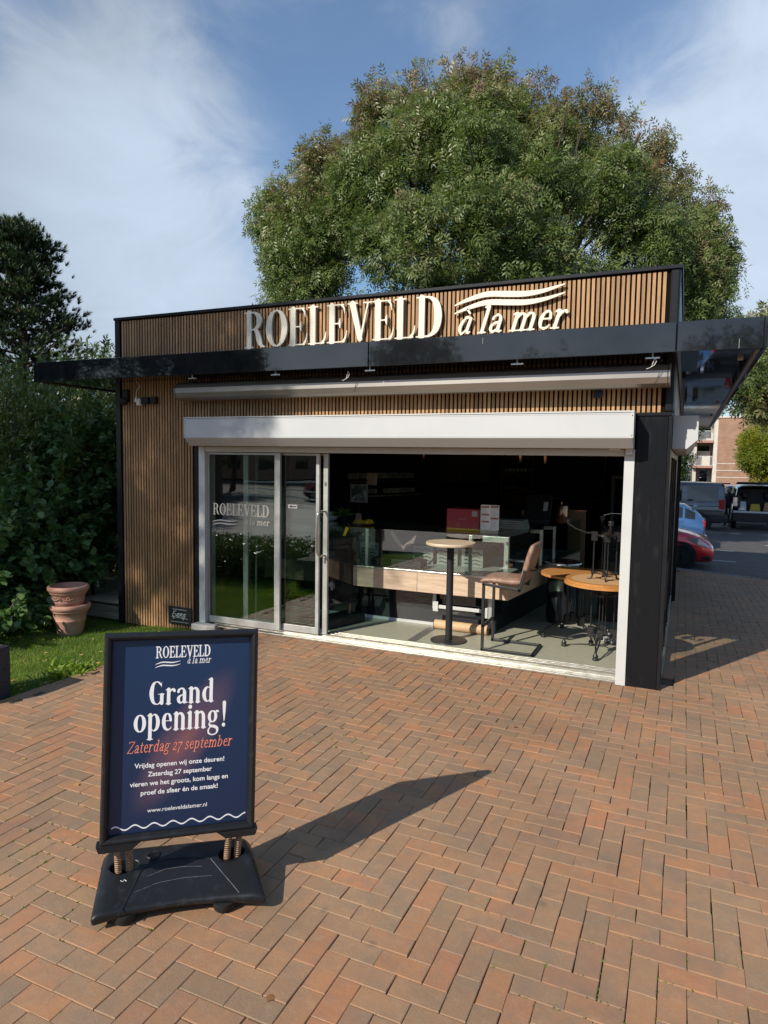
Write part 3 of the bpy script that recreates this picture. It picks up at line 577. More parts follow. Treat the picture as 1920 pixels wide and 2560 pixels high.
# slats: one shared mesh per length
def slat_mesh(z0, z1):
    mb = MB(); mb.box(-.0128, .0128, .0, .010, z0, z1); return mb.mesh('slat', m_slat)
sm_top, sm_mid, sm_full = slat_mesh(3.05, 3.655), slat_mesh(2.452, 2.96), slat_mesh(-.09, 2.96)
pitch = .0421; nsl = int((6.41 - .19) / pitch)
for i in range(nsl + 1):
    x = -6.39 + i * pitch + .012
    if x > -.2: break
    for msh in ((sm_top, sm_full) if x < -5.29 else (sm_top, sm_mid)):
        o = link('slat', msh, K); o.location = (x + 3.3 + random.uniform(-.0008, .0008), FY - .005 - 6.4, 0)
kb('slat_backing', m_groove, (-6.47, -5.27, FY + .006, FY + .05, -.09, 3.0), (-5.27, -.13, FY + .006, FY + .05, 2.44, 3.0), (-6.47, -.12, FY + .006, FY + .05, 3.0, 3.67))
kb('corner_trim', m_black, (-6.49, -6.415, FY - .02, FY + .07, -.10, 3.67), bevel=.004)
kb('corner_trim', m_black, (-.187, -.104, FY - .02, FY + .09, 3.02, 3.67), bevel=.02)
kb('corner_trim', m_black, (-.187, -.112, FY - .02, FY + .07, 2.462, 2.95), bevel=.02)
kb('door_trim', m_black, (-5.276, -5.226, FY - .016, FY + .05, -.02, 2.452), bevel=.003)
kb('parapet_cap', m_black, (-6.50, -.09, FY - .03, FY + .06, 3.668, 3.70), (-6.50, -6.44, FY + .06, 18.1, 3.668, 3.70), (-.15, -.09, FY + .06, 18.1, 3.668, 3.70), bevel=.004)
kb('parapet_wall', m_steelgrey, (-.16, -.108, FY + .09, 18.0, 3.0, 3.667), (-6.48, -6.42, FY + .08, 18.0, 3.0, 3.667), (-6.42, -.16, 17.94, 18.0, 3.0, 3.667))
kb('roof', m_matblk, (-6.42, -.16, FY + .06, 17.94, 3.1, 3.2))
# canopy
kb('canopy_deck', m_black, (-7.37, .51, 5.97, 18.2, 2.93, 3.14))
for a, b in ((-7.39, -7.345), (-7.335, -6.731), (-6.721, -2.837), (-2.827, -.115), (-.105, .50)): kb('fascia_panel', m_gloss, (a, b, 5.94, 5.965, 2.908, 3.143), bevel=.003)
kb('fascia_panel', m_gloss, (.505, .53, 5.94, 18.23, 2.908, 3.143), bevel=.003)
kb('fascia_panel', m_gloss, (-7.415, -7.39, 5.94, 18.23, 2.908, 3.143), bevel=.003)
for a, b in ((5.99, 10.0), (10.02, 14.0), (14.02, 18.2)): kb('soffit_panel', m_gloss, (-.10, .49, a, b, 2.912, 2.926)); kb('soffit_panel', m_gloss, (-7.36, -6.5, a, b, 2.912, 2.926))
kb('soffit_panel', m_gloss, (-6.495, -.105, 5.99, 6.345, 2.912, 2.926))
kb('canopy_edge_rail', m_bronze, (.455, .485, 6.0, 18.2, 2.897, 2.911), (-7.36, -7.33, 6.0, 18.2, 2.897, 2.911))
for x in (-5.02, -3.935, -2.85, -1.404, -.285):
    mb = MB(); mb.bar((x - .055, 6.02, 2.878), (x + .055, 6.02, 2.878), .012, .012); mb.tube([(x, 6.02, 2.88), (x, 6.02, 2.912)], .009, 8); mb.build('clamp', m_steel, K, world=True)
kb('drip_mark', m_greyp, (.335, .338, 5.937, 5.9395, 2.912, 2.985)); kb('drip_mark', m_greyp, (-1.703, -1.700, 5.937, 5.9395, 3.06, 3.11)); kb('drip_mark', m_greyp, (-4.01, -4.008, 5.937, 5.9395, 2.95, 3.02))
kb('spot_rail', m_greyp, *[(.36, .40, y, y + .07, 2.892, 2.911) for y in (6.4, 8.5, 10.8, 13.4)])
# awning cassette
mb = MB(); prof = [(6.345, 2.862), (6.21, 2.862), (6.155, 2.835), (6.125, 2.79), (6.122, 2.735), (6.145, 2.685), (6.19, 2.662), (6.26, 2.658), (6.345, 2.69)]
mb.prismx(prof[::-1], -5.36, -.165); AW = mb.build('awning_cassette', m_bronze, K, bevel=.008, segs=2, world=True)
for xa, xb in ((-5.372, -5.362), (-.163, -.148)):
    mb = MB(); mb.prismx([(y + (.006 if y > 6.3 else -.006), z) for y, z in prof][::-1], xa, xb); mb.build('end_cap', m_bronze, AW, bevel=.003).location = (0, 0, 0)
for o in AW.children:
    for v in o.data.vertices: v.co.x += 3.3; v.co.y -= 6.4
# roller shutter box over the front
mb = MB(); mb.prismx([(6.36, 2.447), (6.12, 2.447), (6.12, 2.228), (6.215, 2.142), (6.36, 2.142)], -5.226, -.418); SB = mb.build('shutter_box', m_white2, K, bevel=.003, world=True)
kb('box_end_cap', m_white2, (-5.229, -5.205, 6.1175, 6.2, 2.23, 2.446)); kb('box_end_cap', m_white2, (-.44, -.415, 6.1175, 6.2, 2.23, 2.446)); kb('box_seam', m_greyp, (-5.2, -.445, 6.1188, 6.13, 2.431, 2.4335)); kb('box_seam', m_greyp, (-5.2, -.445, 6.1188, 6.13, 2.236, 2.238))
for x_, z_ in ((-5.217, 2.25), (-5.217, 2.42), (-.428, 2.25), (-.428, 2.42)): kb('screw', m_steelgrey, (x_ - .004, x_ + .004, 6.115, 6.118, z_ - .004, z_ + .004))
kb('shutter_lid', m_white, (-5.23, -.414, 6.113, 6.36, 2.449, 2.461)); kb('shutter_latch', m_whitep, (-.62, -.53, 6.25, 6.30, 2.128, 2.141), (-.482, -.43, 6.30, 6.355, 2.09, 2.141))
# posts, lintel
kb('post', m_white, (-5.222, -5.135, FY - .008, 6.56, .0, 2.139), bevel=.003); kb('post', m_white, (-.498, -.412, FY - .01, 6.56, 0, 2.139), bevel=.003)
kb('lintel', m_white, (-5.13, -.50, FY + .0, 6.60, 2.078, 2.139), bevel=.003)
# black column at the corner
kb('column', m_column, (-.408, -.15, FY, 6.70, 0, 2.43), bevel=.004); kb('column_trim', m_black, (-.149, -.122, FY - .006, 6.70, 0, 2.43), bevel=.003)
kb('column_cap', m_black, (-.41, -.118, FY - .012, 6.74, 2.431, 2.46), bevel=.002)
kb('column_liner', m_steelgrey, (-.147, -.12, 6.70, 6.74, 0, 2.43))
# threshold
kb('threshold', m_alu, (-5.13, -.50, 6.40, 6.47, 0, .018), (-5.13, -.50, 6.47, 6.55, 0, .034), (-5.13, -.50, 6.55, 6.70, 0, .05), bevel=.002)
for y in (6.485, 6.53, 6.58, 6.63, 6.68): kb('track', m_alu, (-5.13, -.50, y - .005, y + .005, .03, .056 if y > 6.5 else .045))
for x in (-2.62,): kb('floor_strip', m_alu, (x - .07, x + .03, 6.705, 7.48, .05, .053))
kb('floor', m_floor, (-6.40, -.13, 6.70, 15.2, -.02, .05))
kb('base_plinth', m_stone, (-6.40, -.13, 6.47, 18.0, -.9, -.03))
# sliding glass doors
def door(x0, x1, y, st0, st1, zb=.056, zt=2.072, mat=m_frame, rail=.055):
    d = bpy.data.objects.new('sliding_door', None); COL.objects.link(d); d.parent = K
    kb('frame', mat, (x0, x0 + st0, y, y + .035, zb, zt), (x1 - st1, x1, y, y + .035, zb, zt), (x0 + st0, x1 - st1, y + .002, y + .033, zb, zb + rail), (x0 + st0, x1 - st1, y + .002, y + .033, zt - .025, zt), bevel=.002, parent=d)
    g = kb('glass', m_glass, (x0 + st0, x1 - st1, y + .014, y + .020, zb + rail, zt - .025), parent=d); return d, g
dA, gA = door(-5.128, -4.132, 6.415, .014, .072, rail=.075); dB, gB = door(-4.665, -3.659, 6.468, .065, .04, rail=.075); dC, gC = door(-4.536, -3.580, 6.521, .022, .056, rail=.05)
kb('frame', m_matblk, (-5.114, -5.10, 6.432, 6.45, .13, 2.04), parent=dA)
mb = MB(); mb.tube([(-3.607, 6.52, 1.44), (-3.612, 6.42, 1.44), (-3.62, 6.395, 1.425), (-3.63, 6.385, 1.40), (-3.63, 6.385, .99), (-3.62, 6.395, .962), (-3.612, 6.42, .948), (-3.607, 6.52, .948)], .0125, 10); mb.build('handle', m_steel, dC, world=True)
kb('lock', m_steel, (-3.617, -3.60, 6.512, 6.52, .86, .92), (-3.617, -3.60, 6.512, 6.52, 1.72, 1.76), parent=dC)
# lettering on the glass
frg = frame((-4.664 + .0, 6.4275, 0), (1, 0, 0), (0, 0, 1))
LG = frame((3.3, 6.4275 - 6.4, 0), (1, 0, 0), (0, 0, 1))
put_letters(gA, 'ROELEVELD', LG, .131, .79, .0006, m_cream, off=(-5.066, 1.345), joined='lettering', wt=.95, step=.03, hair=1.5)
put_letters(gA, 'à la mer', LG, .072, .35, .0006, m_cream, off=(-4.63, 1.247), joined='lettering', wt=.65, slant=.2, step=.03, hair=1.9)
link('lettering', loops_mesh('lettering', [[(x - 5.073, y + z) for x, y in wave_loop(.364, .03, .016)] for z in (1.258, 1.222)], 1, .0006, m_cream, LG), gA)
mb = MB(); mb.prismy([(-4.05, 1.475), (-4.02, 1.492), (-4.02, 1.481), (-3.955, 1.481), (-3.955, 1.469), (-4.02, 1.469), (-4.02, 1.458)], 6.4785, 6.479); mb.build('arrow_mark', m_matblk, gB, world=True)
kb('sticker', m_whitep, (-4.06, -3.945, 6.4795, 6.4805, 1.455, 1.497), parent=gB)
# side of the kiosk
kb('side_threshold', m_alu, (-.17, -.11, 6.74, 10.95, -.2, .05)); kb('side_frame', m_black, (-.16, -.12, 6.74, 6.80, .05, 2.14), (-.16, -.12, 9.0, 9.06, .05, 2.14), (-.16, -.12, 10.9, 11.0, .05, 2.14), (-.16, -.12, 6.80, 10.9, 2.08, 2.14), (-.16, -.12, 7.75, 7.8, .05, 2.08))
kb('side_glass', m_glass2, (-.143, -.138, 6.80, 10.9, .05, 2.08))
kb('side_wall', m_black, (-.20, -.118, 11.0, 18.0, -.6, 2.93), (-.20, -.125, 6.75, 11.0, 2.14, 2.93)); kb('side_edge_board', m_dim, (-.115, -.095, 17.6, 18.0, -.55, 2.9)); kb('side_door_post', m_black, (-.115, -.06, 12.1, 12.3, -.35, 2.4))
kb('side_panel', m_greyp, (-.121, -.113, 6.75, 10.9, 2.47, 2.9))
mb = MB(); mb.prismy([(-.118, 2.446), (.091, 2.446), (.093, 2.232), (.004, 2.15), (-.118, 2.15)], 6.62, 10.95); mb.build('side_shutter_box', m_white2, K, bevel=.003, world=True)
kb('left_wall', m_black, (-6.48, -6.40, FY + .071, 18.0, -.10, 2.93)); kb('rear_wall', m_black, (-6.40, -.20, 17.9, 18.0, -.6, 2.93))
kb('inner_wall', m_darkwall, (-6.395, -6.36, 6.75, 15.2, .05, 2.62), (-6.36, -.21, 15.2, 15.24, .05, 2.62)); kb('ceiling', m_darkwall, (-6.40, -.205, 6.62, 15.24, 2.62, 2.66)); kb('inner_fascia', m_darkwall, (-6.40, -.205, 6.61, 6.64, 2.14, 2.62)); kb('inner_wall', m_darkwall, (-6.36, -5.24, 6.60, 6.63, .05, 2.62))

# shop sign lettering on the parapet
SG = thing('shop_sign', 'large cream raised lettering on the slatted parapet', 'sign', (-3.0, 6.33, 3.2)); FS = frame((0, 0, 0), (1, 0, 0), (0, 0, 1))
put_letters(SG, 'ROELEVELD', FS, .392, 2.335, .012, m_cream, off=(-4.54 + 3.0, .024), wt=1.1, step=.02)
put_letters(SG, 'à la mer', FS, .248, 1.03, .011, m_cream, off=(-2.09 + 3.0, .028), wt=.85, slant=.28, step=.02, hair=1.9)
for dz, in ((.303,), (.226,)):
    me = loops_mesh('wave', [[(x + .90, y + dz) for x, y in wave_loop(1.04, .114, .054)]], 1, .011, m_cream, FS); link('wave', me, SG)
# plaque
PQ = thing('plaque', 'small black maker plaque with white lettering low on the slats', 'plaque', (-5.5, 6.345, -.01)); mb = MB(); mb.box(-.175, .175, -.004, .004, 0, .215); mb.build('plate', m_matblk, PQ, bevel=.002)
m_lit = M('plaque_white', (0.62, 0.66, 0.60), 0.5)
FP = frame((0, -.0052, 0), (1, 0, 0), (0, 0, 1)); sans(PQ, 'lettering', 'Gerealiseerd door:', FP, .026, m_lit, (0, .175), width=.21); sans(PQ, 'lettering', 'www.everswagenbouw.nl', FP, .022, m_lit, (0, .025), width=.26)
em = MB()
def seg(pts, r=.0045):
    for a, b in zip(pts, pts[1:]): em.bar((a[0], -.006, a[1]), (b[0], -.006, b[1]), .003, r * 2, up=(0, 0, 1)) if abs(a[0] - b[0]) > .004 else em.box(min(a[0], b[0]) - r, max(a[0], b[0]) + r, -.0075, -.0045, min(a[1], b[1]), max(a[1], b[1]))
seg([(-.052, .158), (-.088, .158), (-.112, .097), (-.075, .097)]); seg([(-.06, .13), (-.10, .13)]); seg([(-.064, .13), (-.052, .098), (-.028, .136)]); seg([(.008, .134), (-.018, .134), (-.034, .098), (-.006, .098)]); seg([(.0, .116), (-.026, .116)]); seg([(.002, .098), (.018, .134), (.044, .134), (.034, .116), (.01, .116)]); seg([(.026, .116), (.042, .098)]); seg([(.098, .134), (.068, .134), (.06, .116), (.086, .116), (.078, .098), (.05, .098)]); seg([(-.12, .082), (-.105, .087), (.09, .082), (.12, .075)], .003)
for x in (-.09, .056): em.add([(x + .012 * math.cos(t) * q, -.007, .074 + .012 * math.sin(t) * q) for t in [2 * PI * k / 12 for k in range(12)] for q in (1, .5)], [(2 * k, 2 * k + 1, (2 * k + 3) % 24, (2 * k + 2) % 24) for k in range(12)])
em.build('emblem', m_lit, PQ)
# wall fittings
t = thing('security_camera', 'black wall camera near the left end under the canopy', 'camera', (-6.30, 6.34, 2.62)); mb = MB(); mb.box(-.04, .04, -.03, .015, .05, .2); mb.build('housing', m_matblk, t, bevel=.01); mb = MB(); mb.lathe([(.0, -.055), (.03, -.045), (.048, -.01), (.05, .03), (.02, .045)], (0, -.045, .06), 16, caps=False); mb.build('dome', m_matblk, t)
t = thing('wall_socket', 'double black socket block on the slats right of the white plug', 'socket', (-5.9, 6.34, 2.64)); mb = MB(); mb.box(-.14, -.03, -.04, .012, .0, .08); mb.build('socket_box', m_matblk, t, bevel=.008); mb = MB(); mb.box(.01, .09, -.045, .012, .0, .085); mb.build('socket_box', m_matblk, t, bevel=.01)
t = thing('plug_adapter', 'white plug and adapter with its cable hanging from the canopy', 'plug', (-6.06, 6.30, 2.62)); mb = MB(); mb.box(-.022, .03, -.03, .02, .0, .085); mb.build('adapter', m_whitep, t, bevel=.008); mb = MB(); mb.tube([(-.03, -.02, .05), (-.02, -.03, .075), (-.018, -.03, .105)], [.02, .017, .008], 10); mb.build('plug', m_whitep, t); mb = MB(); mb.tube([(-.018, -.03, .1), (-.01, -.04, .14), (.02, -.05, .19), (.07, -.06, .225), (.09, -.07, .225), (.05, -.07, .25), (.0, -.06, .31)], .004, 6); mb.build('cable', m_whitep, t)
t = thing('wall_speaker', 'small dark box on the slats under the awning at the right', 'speaker', (-.74, 6.31, 2.59)); mb = MB(); mb.box(-.038, .038, -.02, .045, 0, .1); mb.build('housing', m_black, t, bevel=.004); mb = MB(); mb.box(-.03, .03, .045, .06, .02, .08); mb.build('bracket', m_matblk, t)
for x, g in ((-3.09, 'white cable tie hanging below the fascia seam'), (-.27, 'white cable tie hanging under the canopy at the right end')):
    t = thing('cable_tie', g, 'cable tie', (x, 6.02, 2.87), group='cable ties under the canopy'); mb = MB(); mb.tube([(0, 0, .01), (.016, 0, -.02), (.0, 0, -.05), (-.02, 0, -.06), (-.01, 0, -.03), (0, 0, .01)], .0035, 6); mb.tube([(.0, 0, -.05), (-.04, -.01, -.075), (-.06, -.01, -.08)], .003, 6); mb.build('strap', m_whitep, t)
t = thing('stone_block', 'rough grey stone block at the foot of the left door post', 'stone', (-5.13, 6.29, 0)); mb = MB(); mb.prism([(-.11, -.06), (.13, -.07), (.22, -.03), (.2, .05), (-.1, .06)], -.02, .058); mb.build('block', m_stone, t, bevel=.015)

# ---------------------------------------------------------------- pavement sign with the opening poster
PSN = thing('pavement_sign', 'black framed pavement poster sign on a rubber base in the foreground', 'sandwich board', (-1.986, 2.277, 0), .738)
# local frame: x across, y away from the viewer
a_, b_ = math.cos(-.032), math.sin(-.032)
def pf(x, z, d=0.0):     # point of the tilted frame plane (x across, z up the frame, d towards the back)
    tl = .092; X = x * a_ - z * b_; Z = x * b_ + z * a_
    return Vector((X, Z * math.sin(tl) + d * math.cos(tl), .317 + Z * math.cos(tl) - d * math.sin(tl)))
FW, FH, FB = .66, .912, .034
def fbar(mb, x0, x1, x2, x3, z0, z1, z2, z3, prof):   # mitred bar: outer edge (x0,z0)-(x1,z1), inner edge (x3,z3)-(x2,z2)
    sec = []
    for (x_o, z_o), (x_i, z_i) in (((x0, z0), (x3, z3)), ((x1, z1), (x2, z2))):
        sec.append([pf(x_o + (x_i - x_o) * u, z_o + (z_i - z_o) * u, d) for u, d in prof])
    n = len(prof); mb.add(sec[0] + sec[1], [(i, (i + 1) % n, n + (i + 1) % n, n + i) for i in range(n)] + [tuple(range(n - 1, -1, -1)), tuple(range(n, 2 * n))])
prof = [(0, .018), (0, -.006), (.22, -.020), (.5, -.022), (.78, -.016), (1, -.002), (1, .018)]
w, h, b = FW / 2, FH, FB
for q in (((-w, w, w - b, -w + b), (h, h, h - b, h - b)), ((w, w, w - b, w - b), (h, 0, b, h - b)), ((w, -w, -w + b, w - b), (0, 0, b, b)), ((-w, -w, -w + b, -w + b), (0, h, h - b, b))):
    mb = MB(); fbar(mb, *q[0], *q[1], prof); o = mb.build('frame_bar', m_plast, PSN, bevel=.0015)
    bm = bmesh.new(); bm.from_mesh(o.data); bmesh.ops.recalc_face_normals(bm, faces=bm.faces); bm.to_mesh(o.data); bm.free()
mb = MB(); mb.add([pf(x, z, d) for d in (.0125, .030) for x, z in ((-w + .004, .004), (w - .004, .004), (w - .004, h - .004), (-w + .004, h - .004))], [(0, 1, 2, 3), (7, 6, 5, 4), (0, 4, 5, 1), (1, 5, 6, 2), (2, 6, 7, 3), (3, 7, 4, 0)]); mb.build('back_panel', m_plast, PSN)
mp_ = bpy.data.materials.new('poster_print'); mp_.use_nodes = True; nt = mp_.node_tree; N = nt.nodes; Lk = nt.links; p = N['Principled BSDF']; p.inputs['Roughness'].default_value = .38
t_ = N.new('ShaderNodeTexCoord'); mq = N.new('ShaderNodeMapping'); mq.vector_type = 'TEXTURE'; mq.inputs['Location'].default_value = (.03, 0.03, .74); mq.inputs['Rotation'].default_value = (0, .62, 0); mq.inputs['Scale'].default_value = (.125, 1, .40)
Lk.new(t_.outputs['Object'], mq.inputs['Vector']); vl = N.new('ShaderNodeVectorMath'); vl.operation = 'LENGTH'; zf = N.new('ShaderNodeVectorMath'); zf.operation = 'MULTIPLY'; zf.inputs[1].default_value = (1, 0, 1); Lk.new(mq.outputs[0], zf.inputs[0]); Lk.new(zf.outputs[0], vl.inputs[0])
r_ = N.new('ShaderNodeValToRGB'); r_.color_ramp.interpolation = 'EASE'; e = r_.color_ramp.elements; e[0].position = 0; e[0].color = (.27, .10, .095, 1); e[1].position = 1.0; e[1].color = (.009, .023, .066, 1); q = e.new(.5); q.color = (.12, .065, .095, 1)
Lk.new(vl.outputs['Value'], r_.inputs[0])
gr = N.new('ShaderNodeSeparateXYZ'); Lk.new(t_.outputs['Object'], gr.inputs[0]); g2_ = N.new('ShaderNodeMapRange'); g2_.inputs['From Min'].default_value = .3; g2_.inputs['From Max'].default_value = 1.25; g2_.inputs['To Min'].default_value = 0; g2_.inputs['To Max'].default_value = .5; Lk.new(gr.outputs['Z'], g2_.inputs['Value'])
mxp = N.new('ShaderNodeMix'); mxp.data_type = 'RGBA'; Lk.new(g2_.outputs[0], mxp.inputs['Factor']); Lk.new(r_.outputs[0], mxp.inputs['A']); mxp.inputs['B'].default_value = (.015, .050, .130, 1); Lk.new(mxp.outputs['Result'], p.inputs['Base Color'])
nb = N.new('ShaderNodeTexNoise'); nb.inputs['Scale'].default_value = 7; bb = N.new('ShaderNodeBump'); bb.inputs['Strength'].default_value = .12; bb.inputs['Distance'].default_value = .01; Lk.new(t_.outputs['Object'], nb.inputs['Vector']); Lk.new(nb.outputs['Fac'], bb.inputs['Height']); Lk.new(bb.outputs[0], p.inputs['Normal'])
mb = MB(); px0, px1, pz0, pz1 = -.298, .296, .035, .875; mb.add([pf(x, z, .0120) for x, z in ((px0, pz0), (px1, pz0), (px1, pz1), (px0, pz1))] + [pf(x, z, .0124) for x, z in ((px0, pz0), (px1, pz0), (px1, pz1), (px0, pz1))], [(0, 1, 2, 3), (7, 6, 5, 4)]); POST = mb.build('poster', mp_, PSN)
m_wprint = M('poster_white', (0.88, 0.88, 0.88), .5, col2=(.86, .86, .87)); m_oprint = M('poster_coral', (0.86, 0.27, 0.17), .5, col2=(0.86, 0.27, 0.17))
O_ = pf(0, 0, .0112); FR = frame(O_, pf(1, 0) - pf(0, 0), pf(0, 1) - pf(0, 0))
CX = .0
put_letters(POST, 'ROELEVELD', FR, .050, .238, .0003, m_wprint, off=(-.118 + CX, .795), joined='lettering', wt=.95, step=.03, hair=2.0)
put_letters(POST, 'à la mer', FR, .030, .105, .0003, m_wprint, off=(.015 + CX, .765), joined='lettering', wt=.62, slant=.2, step=.03, hair=2.0)
link('lettering', loops_mesh('lettering', [[(x - .12, y + z) for x, y in wave_loop(.108, .013, .0055)] for z in (.766, .752)], 1, .0003, m_wprint, FR), POST)
put_letters(POST, 'Grand', FR, .104, .285, .0003, m_wprint, off=(-.145 + CX, .588), joined='lettering', wt=1.05, step=.03)
put_letters(POST, 'opening!', FR, .115, .405, .0003, m_wprint, off=(-.205 + CX, .472), joined='lettering', wt=1.05, step=.03)
put_letters(POST, 'Zaterdag 27 september', FR, .050, .45, .0003, m_oprint, off=(-.23 + CX, .382), joined='lettering', wt=.62, slant=.22, step=.03, hair=1.5)
for i, (s_, wd) in enumerate((('Vrijdag openen wij onze deuren!', .385), ('Zaterdag 27 september', .275), ('vieren we het groots, kom langs en', .42), ('proef de sfeer én de smaak!', .33))):
    sans(POST, 'lettering', s_, FR, .029, m_wprint, (-.002, .315 - .040 * i), width=wd, bold=.0004)
sans(POST, 'lettering', 'www.roeleveldalamer.nl', FR, .026, m_wprint, (-.01, .117), width=.255)
wl = [(-.285 + .575 * i / 90, .060 + .009 * math.sin(2 * PI * 7.2 * i / 90 + .3)) for i in range(91)]
link('lettering', loops_mesh('lettering', [[(x, y + .003) for x, y in wl] + [(x, y - .003) for x, y in wl[::-1]]], 1, .0003, m_wprint, FR), POST)
# feet of the frame, springs, base
for sx_ in (-1, 1):
    mb = MB(); xs = [(-.345, -.16), (.16, .345)][sx_ > 0]; x0_, x1_ = xs
    pts = [(x0_, .004), (x0_ + .012 * (1 if sx_ < 0 else 3.5), -.028), (x1_ - .012 * (3.5 if sx_ < 0 else 1), -.028), (x1_, .004)]
    mb.add([pf(x, z, d) for d in (-.018, .045) for x, z in pts], [(0, 1, 2, 3), (7, 6, 5, 4), (0, 4, 5, 1), (1, 5, 6, 2), (2, 6, 7, 3), (3, 7, 4, 0)]); mb.build('clamp_shoe', m_plast, PSN, bevel=.003)
    for dx in (0, .047):
        cx = (-.262 if sx_ < 0 else .214) + dx; mb = MB(); n = 12 * 9; base = Vector((cx, .125 - (.035 if sx_ > 0 else 0) , .115)); top = pf(cx + .004, -.028, .02)
        mb.tube([base.lerp(top, i / n) + Vector((.0125 * math.cos(2 * PI * i / 9), .0125 * math.sin(2 * PI * i / 9), 0)) for i in range(n + 1)], .0042, 5, caps=False); mb.build('spring', m_rust, PSN)
# base: lofted rubber slab, concave front edge
NX, NY = 28, 16; V = []; F_ = []
def base_pt(u, v):      # u -1..1 across, v 0..1 front to back
    flare = 1 - .10 * v; x = u * .364 * flare; front = -.135 + .042 * (1 - u * u) - .0; y = front + (v * (.415 - .045 * (1 - u * u) - .0 * u)) - .035 * u
    prof_ = .082 + .075 * min(1, (v / .62)) ** 1.0 - .05 * max(0, (v - .82) / .18) ** 2; ed = min(1, (1 - abs(u)) / .13); z = prof_ * (.80 + .20 * math.sin(ed * PI / 2)) - .012 * (1 - u * u) * (1 - v)
    return x, y, z
for j in range(NY + 1):
    for i in range(NX + 1): V.append(base_pt(-1 + 2 * i / NX, j / NY))
tp = len(V)
for j in range(NY + 1):
    for i in range(NX + 1): x, y, z = base_pt(-1 + 2 * i / NX, j / NY); zz = .030 + .014 * (1 - (2 * i / NX - 1) ** 2); V.append((x * .985, y * .985 + .003, zz))
W_ = NX + 1
hole = lambda i, j: False
for j in range(NY):
    for i in range(NX):
        a = j * W_ + i; F_.append((a, a + 1, a + W_ + 1, a + W_)); F_.append((tp + a, tp + a + W_, tp + a + W_ + 1, tp + a + 1))
for i in range(NX): F_.append((i, tp + i, tp + i + 1, i + 1)); a = NY * W_ + i; F_.append((a, a + 1, tp + a + 1, tp + a))
for j in range(NY): a = j * W_; F_.append((a, a + W_, tp + a + W_, tp + a)); a = j * W_ + NX; F_.append((a, tp + a, tp + a + W_, a + W_))
me = bpy.data.meshes.new('base'); me.from_pydata(V, [], F_); me.polygons.foreach_set('use_smooth', [True] * len(F_)); me.materials.append(m_plast)
BS = link('base', me, PSN); bv = BS.modifiers.new('bevel', 'BEVEL'); bv.width = .014; bv.segments = 3; bv.limit_method = 'ANGLE'; bv.angle_limit = math.radians(50)
# spring pockets cut with a boolean
cut = MB()
for cx, cy in ((-.238, .125), (.237, .09)):
    cut.add([(cx + .062 * math.cos(t), cy + .036 * math.sin(t), z) for z in (.085, .3) for t in [2 * PI * k / 24 for k in range(24)]], [tuple(range(23, -1, -1)), tuple(range(24, 48))] + [(k, (k + 1) % 24, 24 + (k + 1) % 24, 24 + k) for k in range(24)])
co = cut.build('cutter', m_matblk, PSN); bo = BS.modifiers.new('cut', 'BOOLEAN'); bo.operation = 'DIFFERENCE'; bo.object = co; bo.solver = 'EXACT'
bpy.context.view_layer.update(); dg = bpy.context.evaluated_depsgraph_get(); me2 = bpy.data.meshes.new_from_object(BS.evaluated_get(dg)); BS.modifiers.clear(); BS.data = me2; me2.name = 'base'; bpy.data.objects.remove(co)
def on_base(x, y):
    best = min(((base_pt(-1 + 2 * i / 60, j / 40)) for i in range(61) for j in range(41)), key=lambda q: (q[0] - x) ** 2 + (q[1] - y) ** 2); return best[2]
m_scuff = M('scuff_line', (0.13, 0.135, 0.14), .6, col2=(0.05, .05, .055), vs=60)
def ridge(pts, mat, r=.0022, name='ridge'):
    mb = MB(); P3 = [Vector((x, y, on_base(x, y) + .0006)) for x, y in pts]; mb.tube(P3, r, 5); mb.build(name, mat, PSN)
ridge([(-.15 + .01 * i, .115 + .004 * 0 - .0) for i in range(0)] or [(-.165, .09), (-.13, .115), (-.05, .125), (.05, .112), (.14, .085)], m_plast, .003)
ridge([(-.165, .09), (-.20, .01), (-.232, -.07), (-.25, -.115)], m_matblk, .0028); ridge([(.14, .085), (.18, .01), (.225, -.07), (.25, -.12)], m_scuff, .0022)
ridge([(-.14, .055), (-.06, .075), (.02, .073), (.10, .055)], m_scuff, .0014, 'scratch'); ridge([(-.19, -.01), (-.09, .018), (.02, .018), (.14, -.005)], m_scuff, .0014, 'scratch')
ridge([(-.25, .055), (-.24, .048), (-.235, .058), (-.225, .05)], m_whitep, .002, 'paint_splash')
mb = MB(); z = on_base(-.115, .165); mb.lathe([(.032, 0), (.032, .008), (.024, .010), (.022, .006), (0, .006)], (-.115, .165, z - .002), 20, caps=False); mb.bar((-.137, .165, z + .008), (-.093, .165, z + .008), .006, .008); mb.build('filler_cap', m_plast, PSN)
for x, y in ((-.23, -.04), (.19, -.085), (-.2, .2), (.2, .16)):
    mb = MB(); mb.lathe([(.038, 0), (.05, .012), (.052, .045)], (x, y, 0), 16); mb.build('foot', m_rubber, PSN)

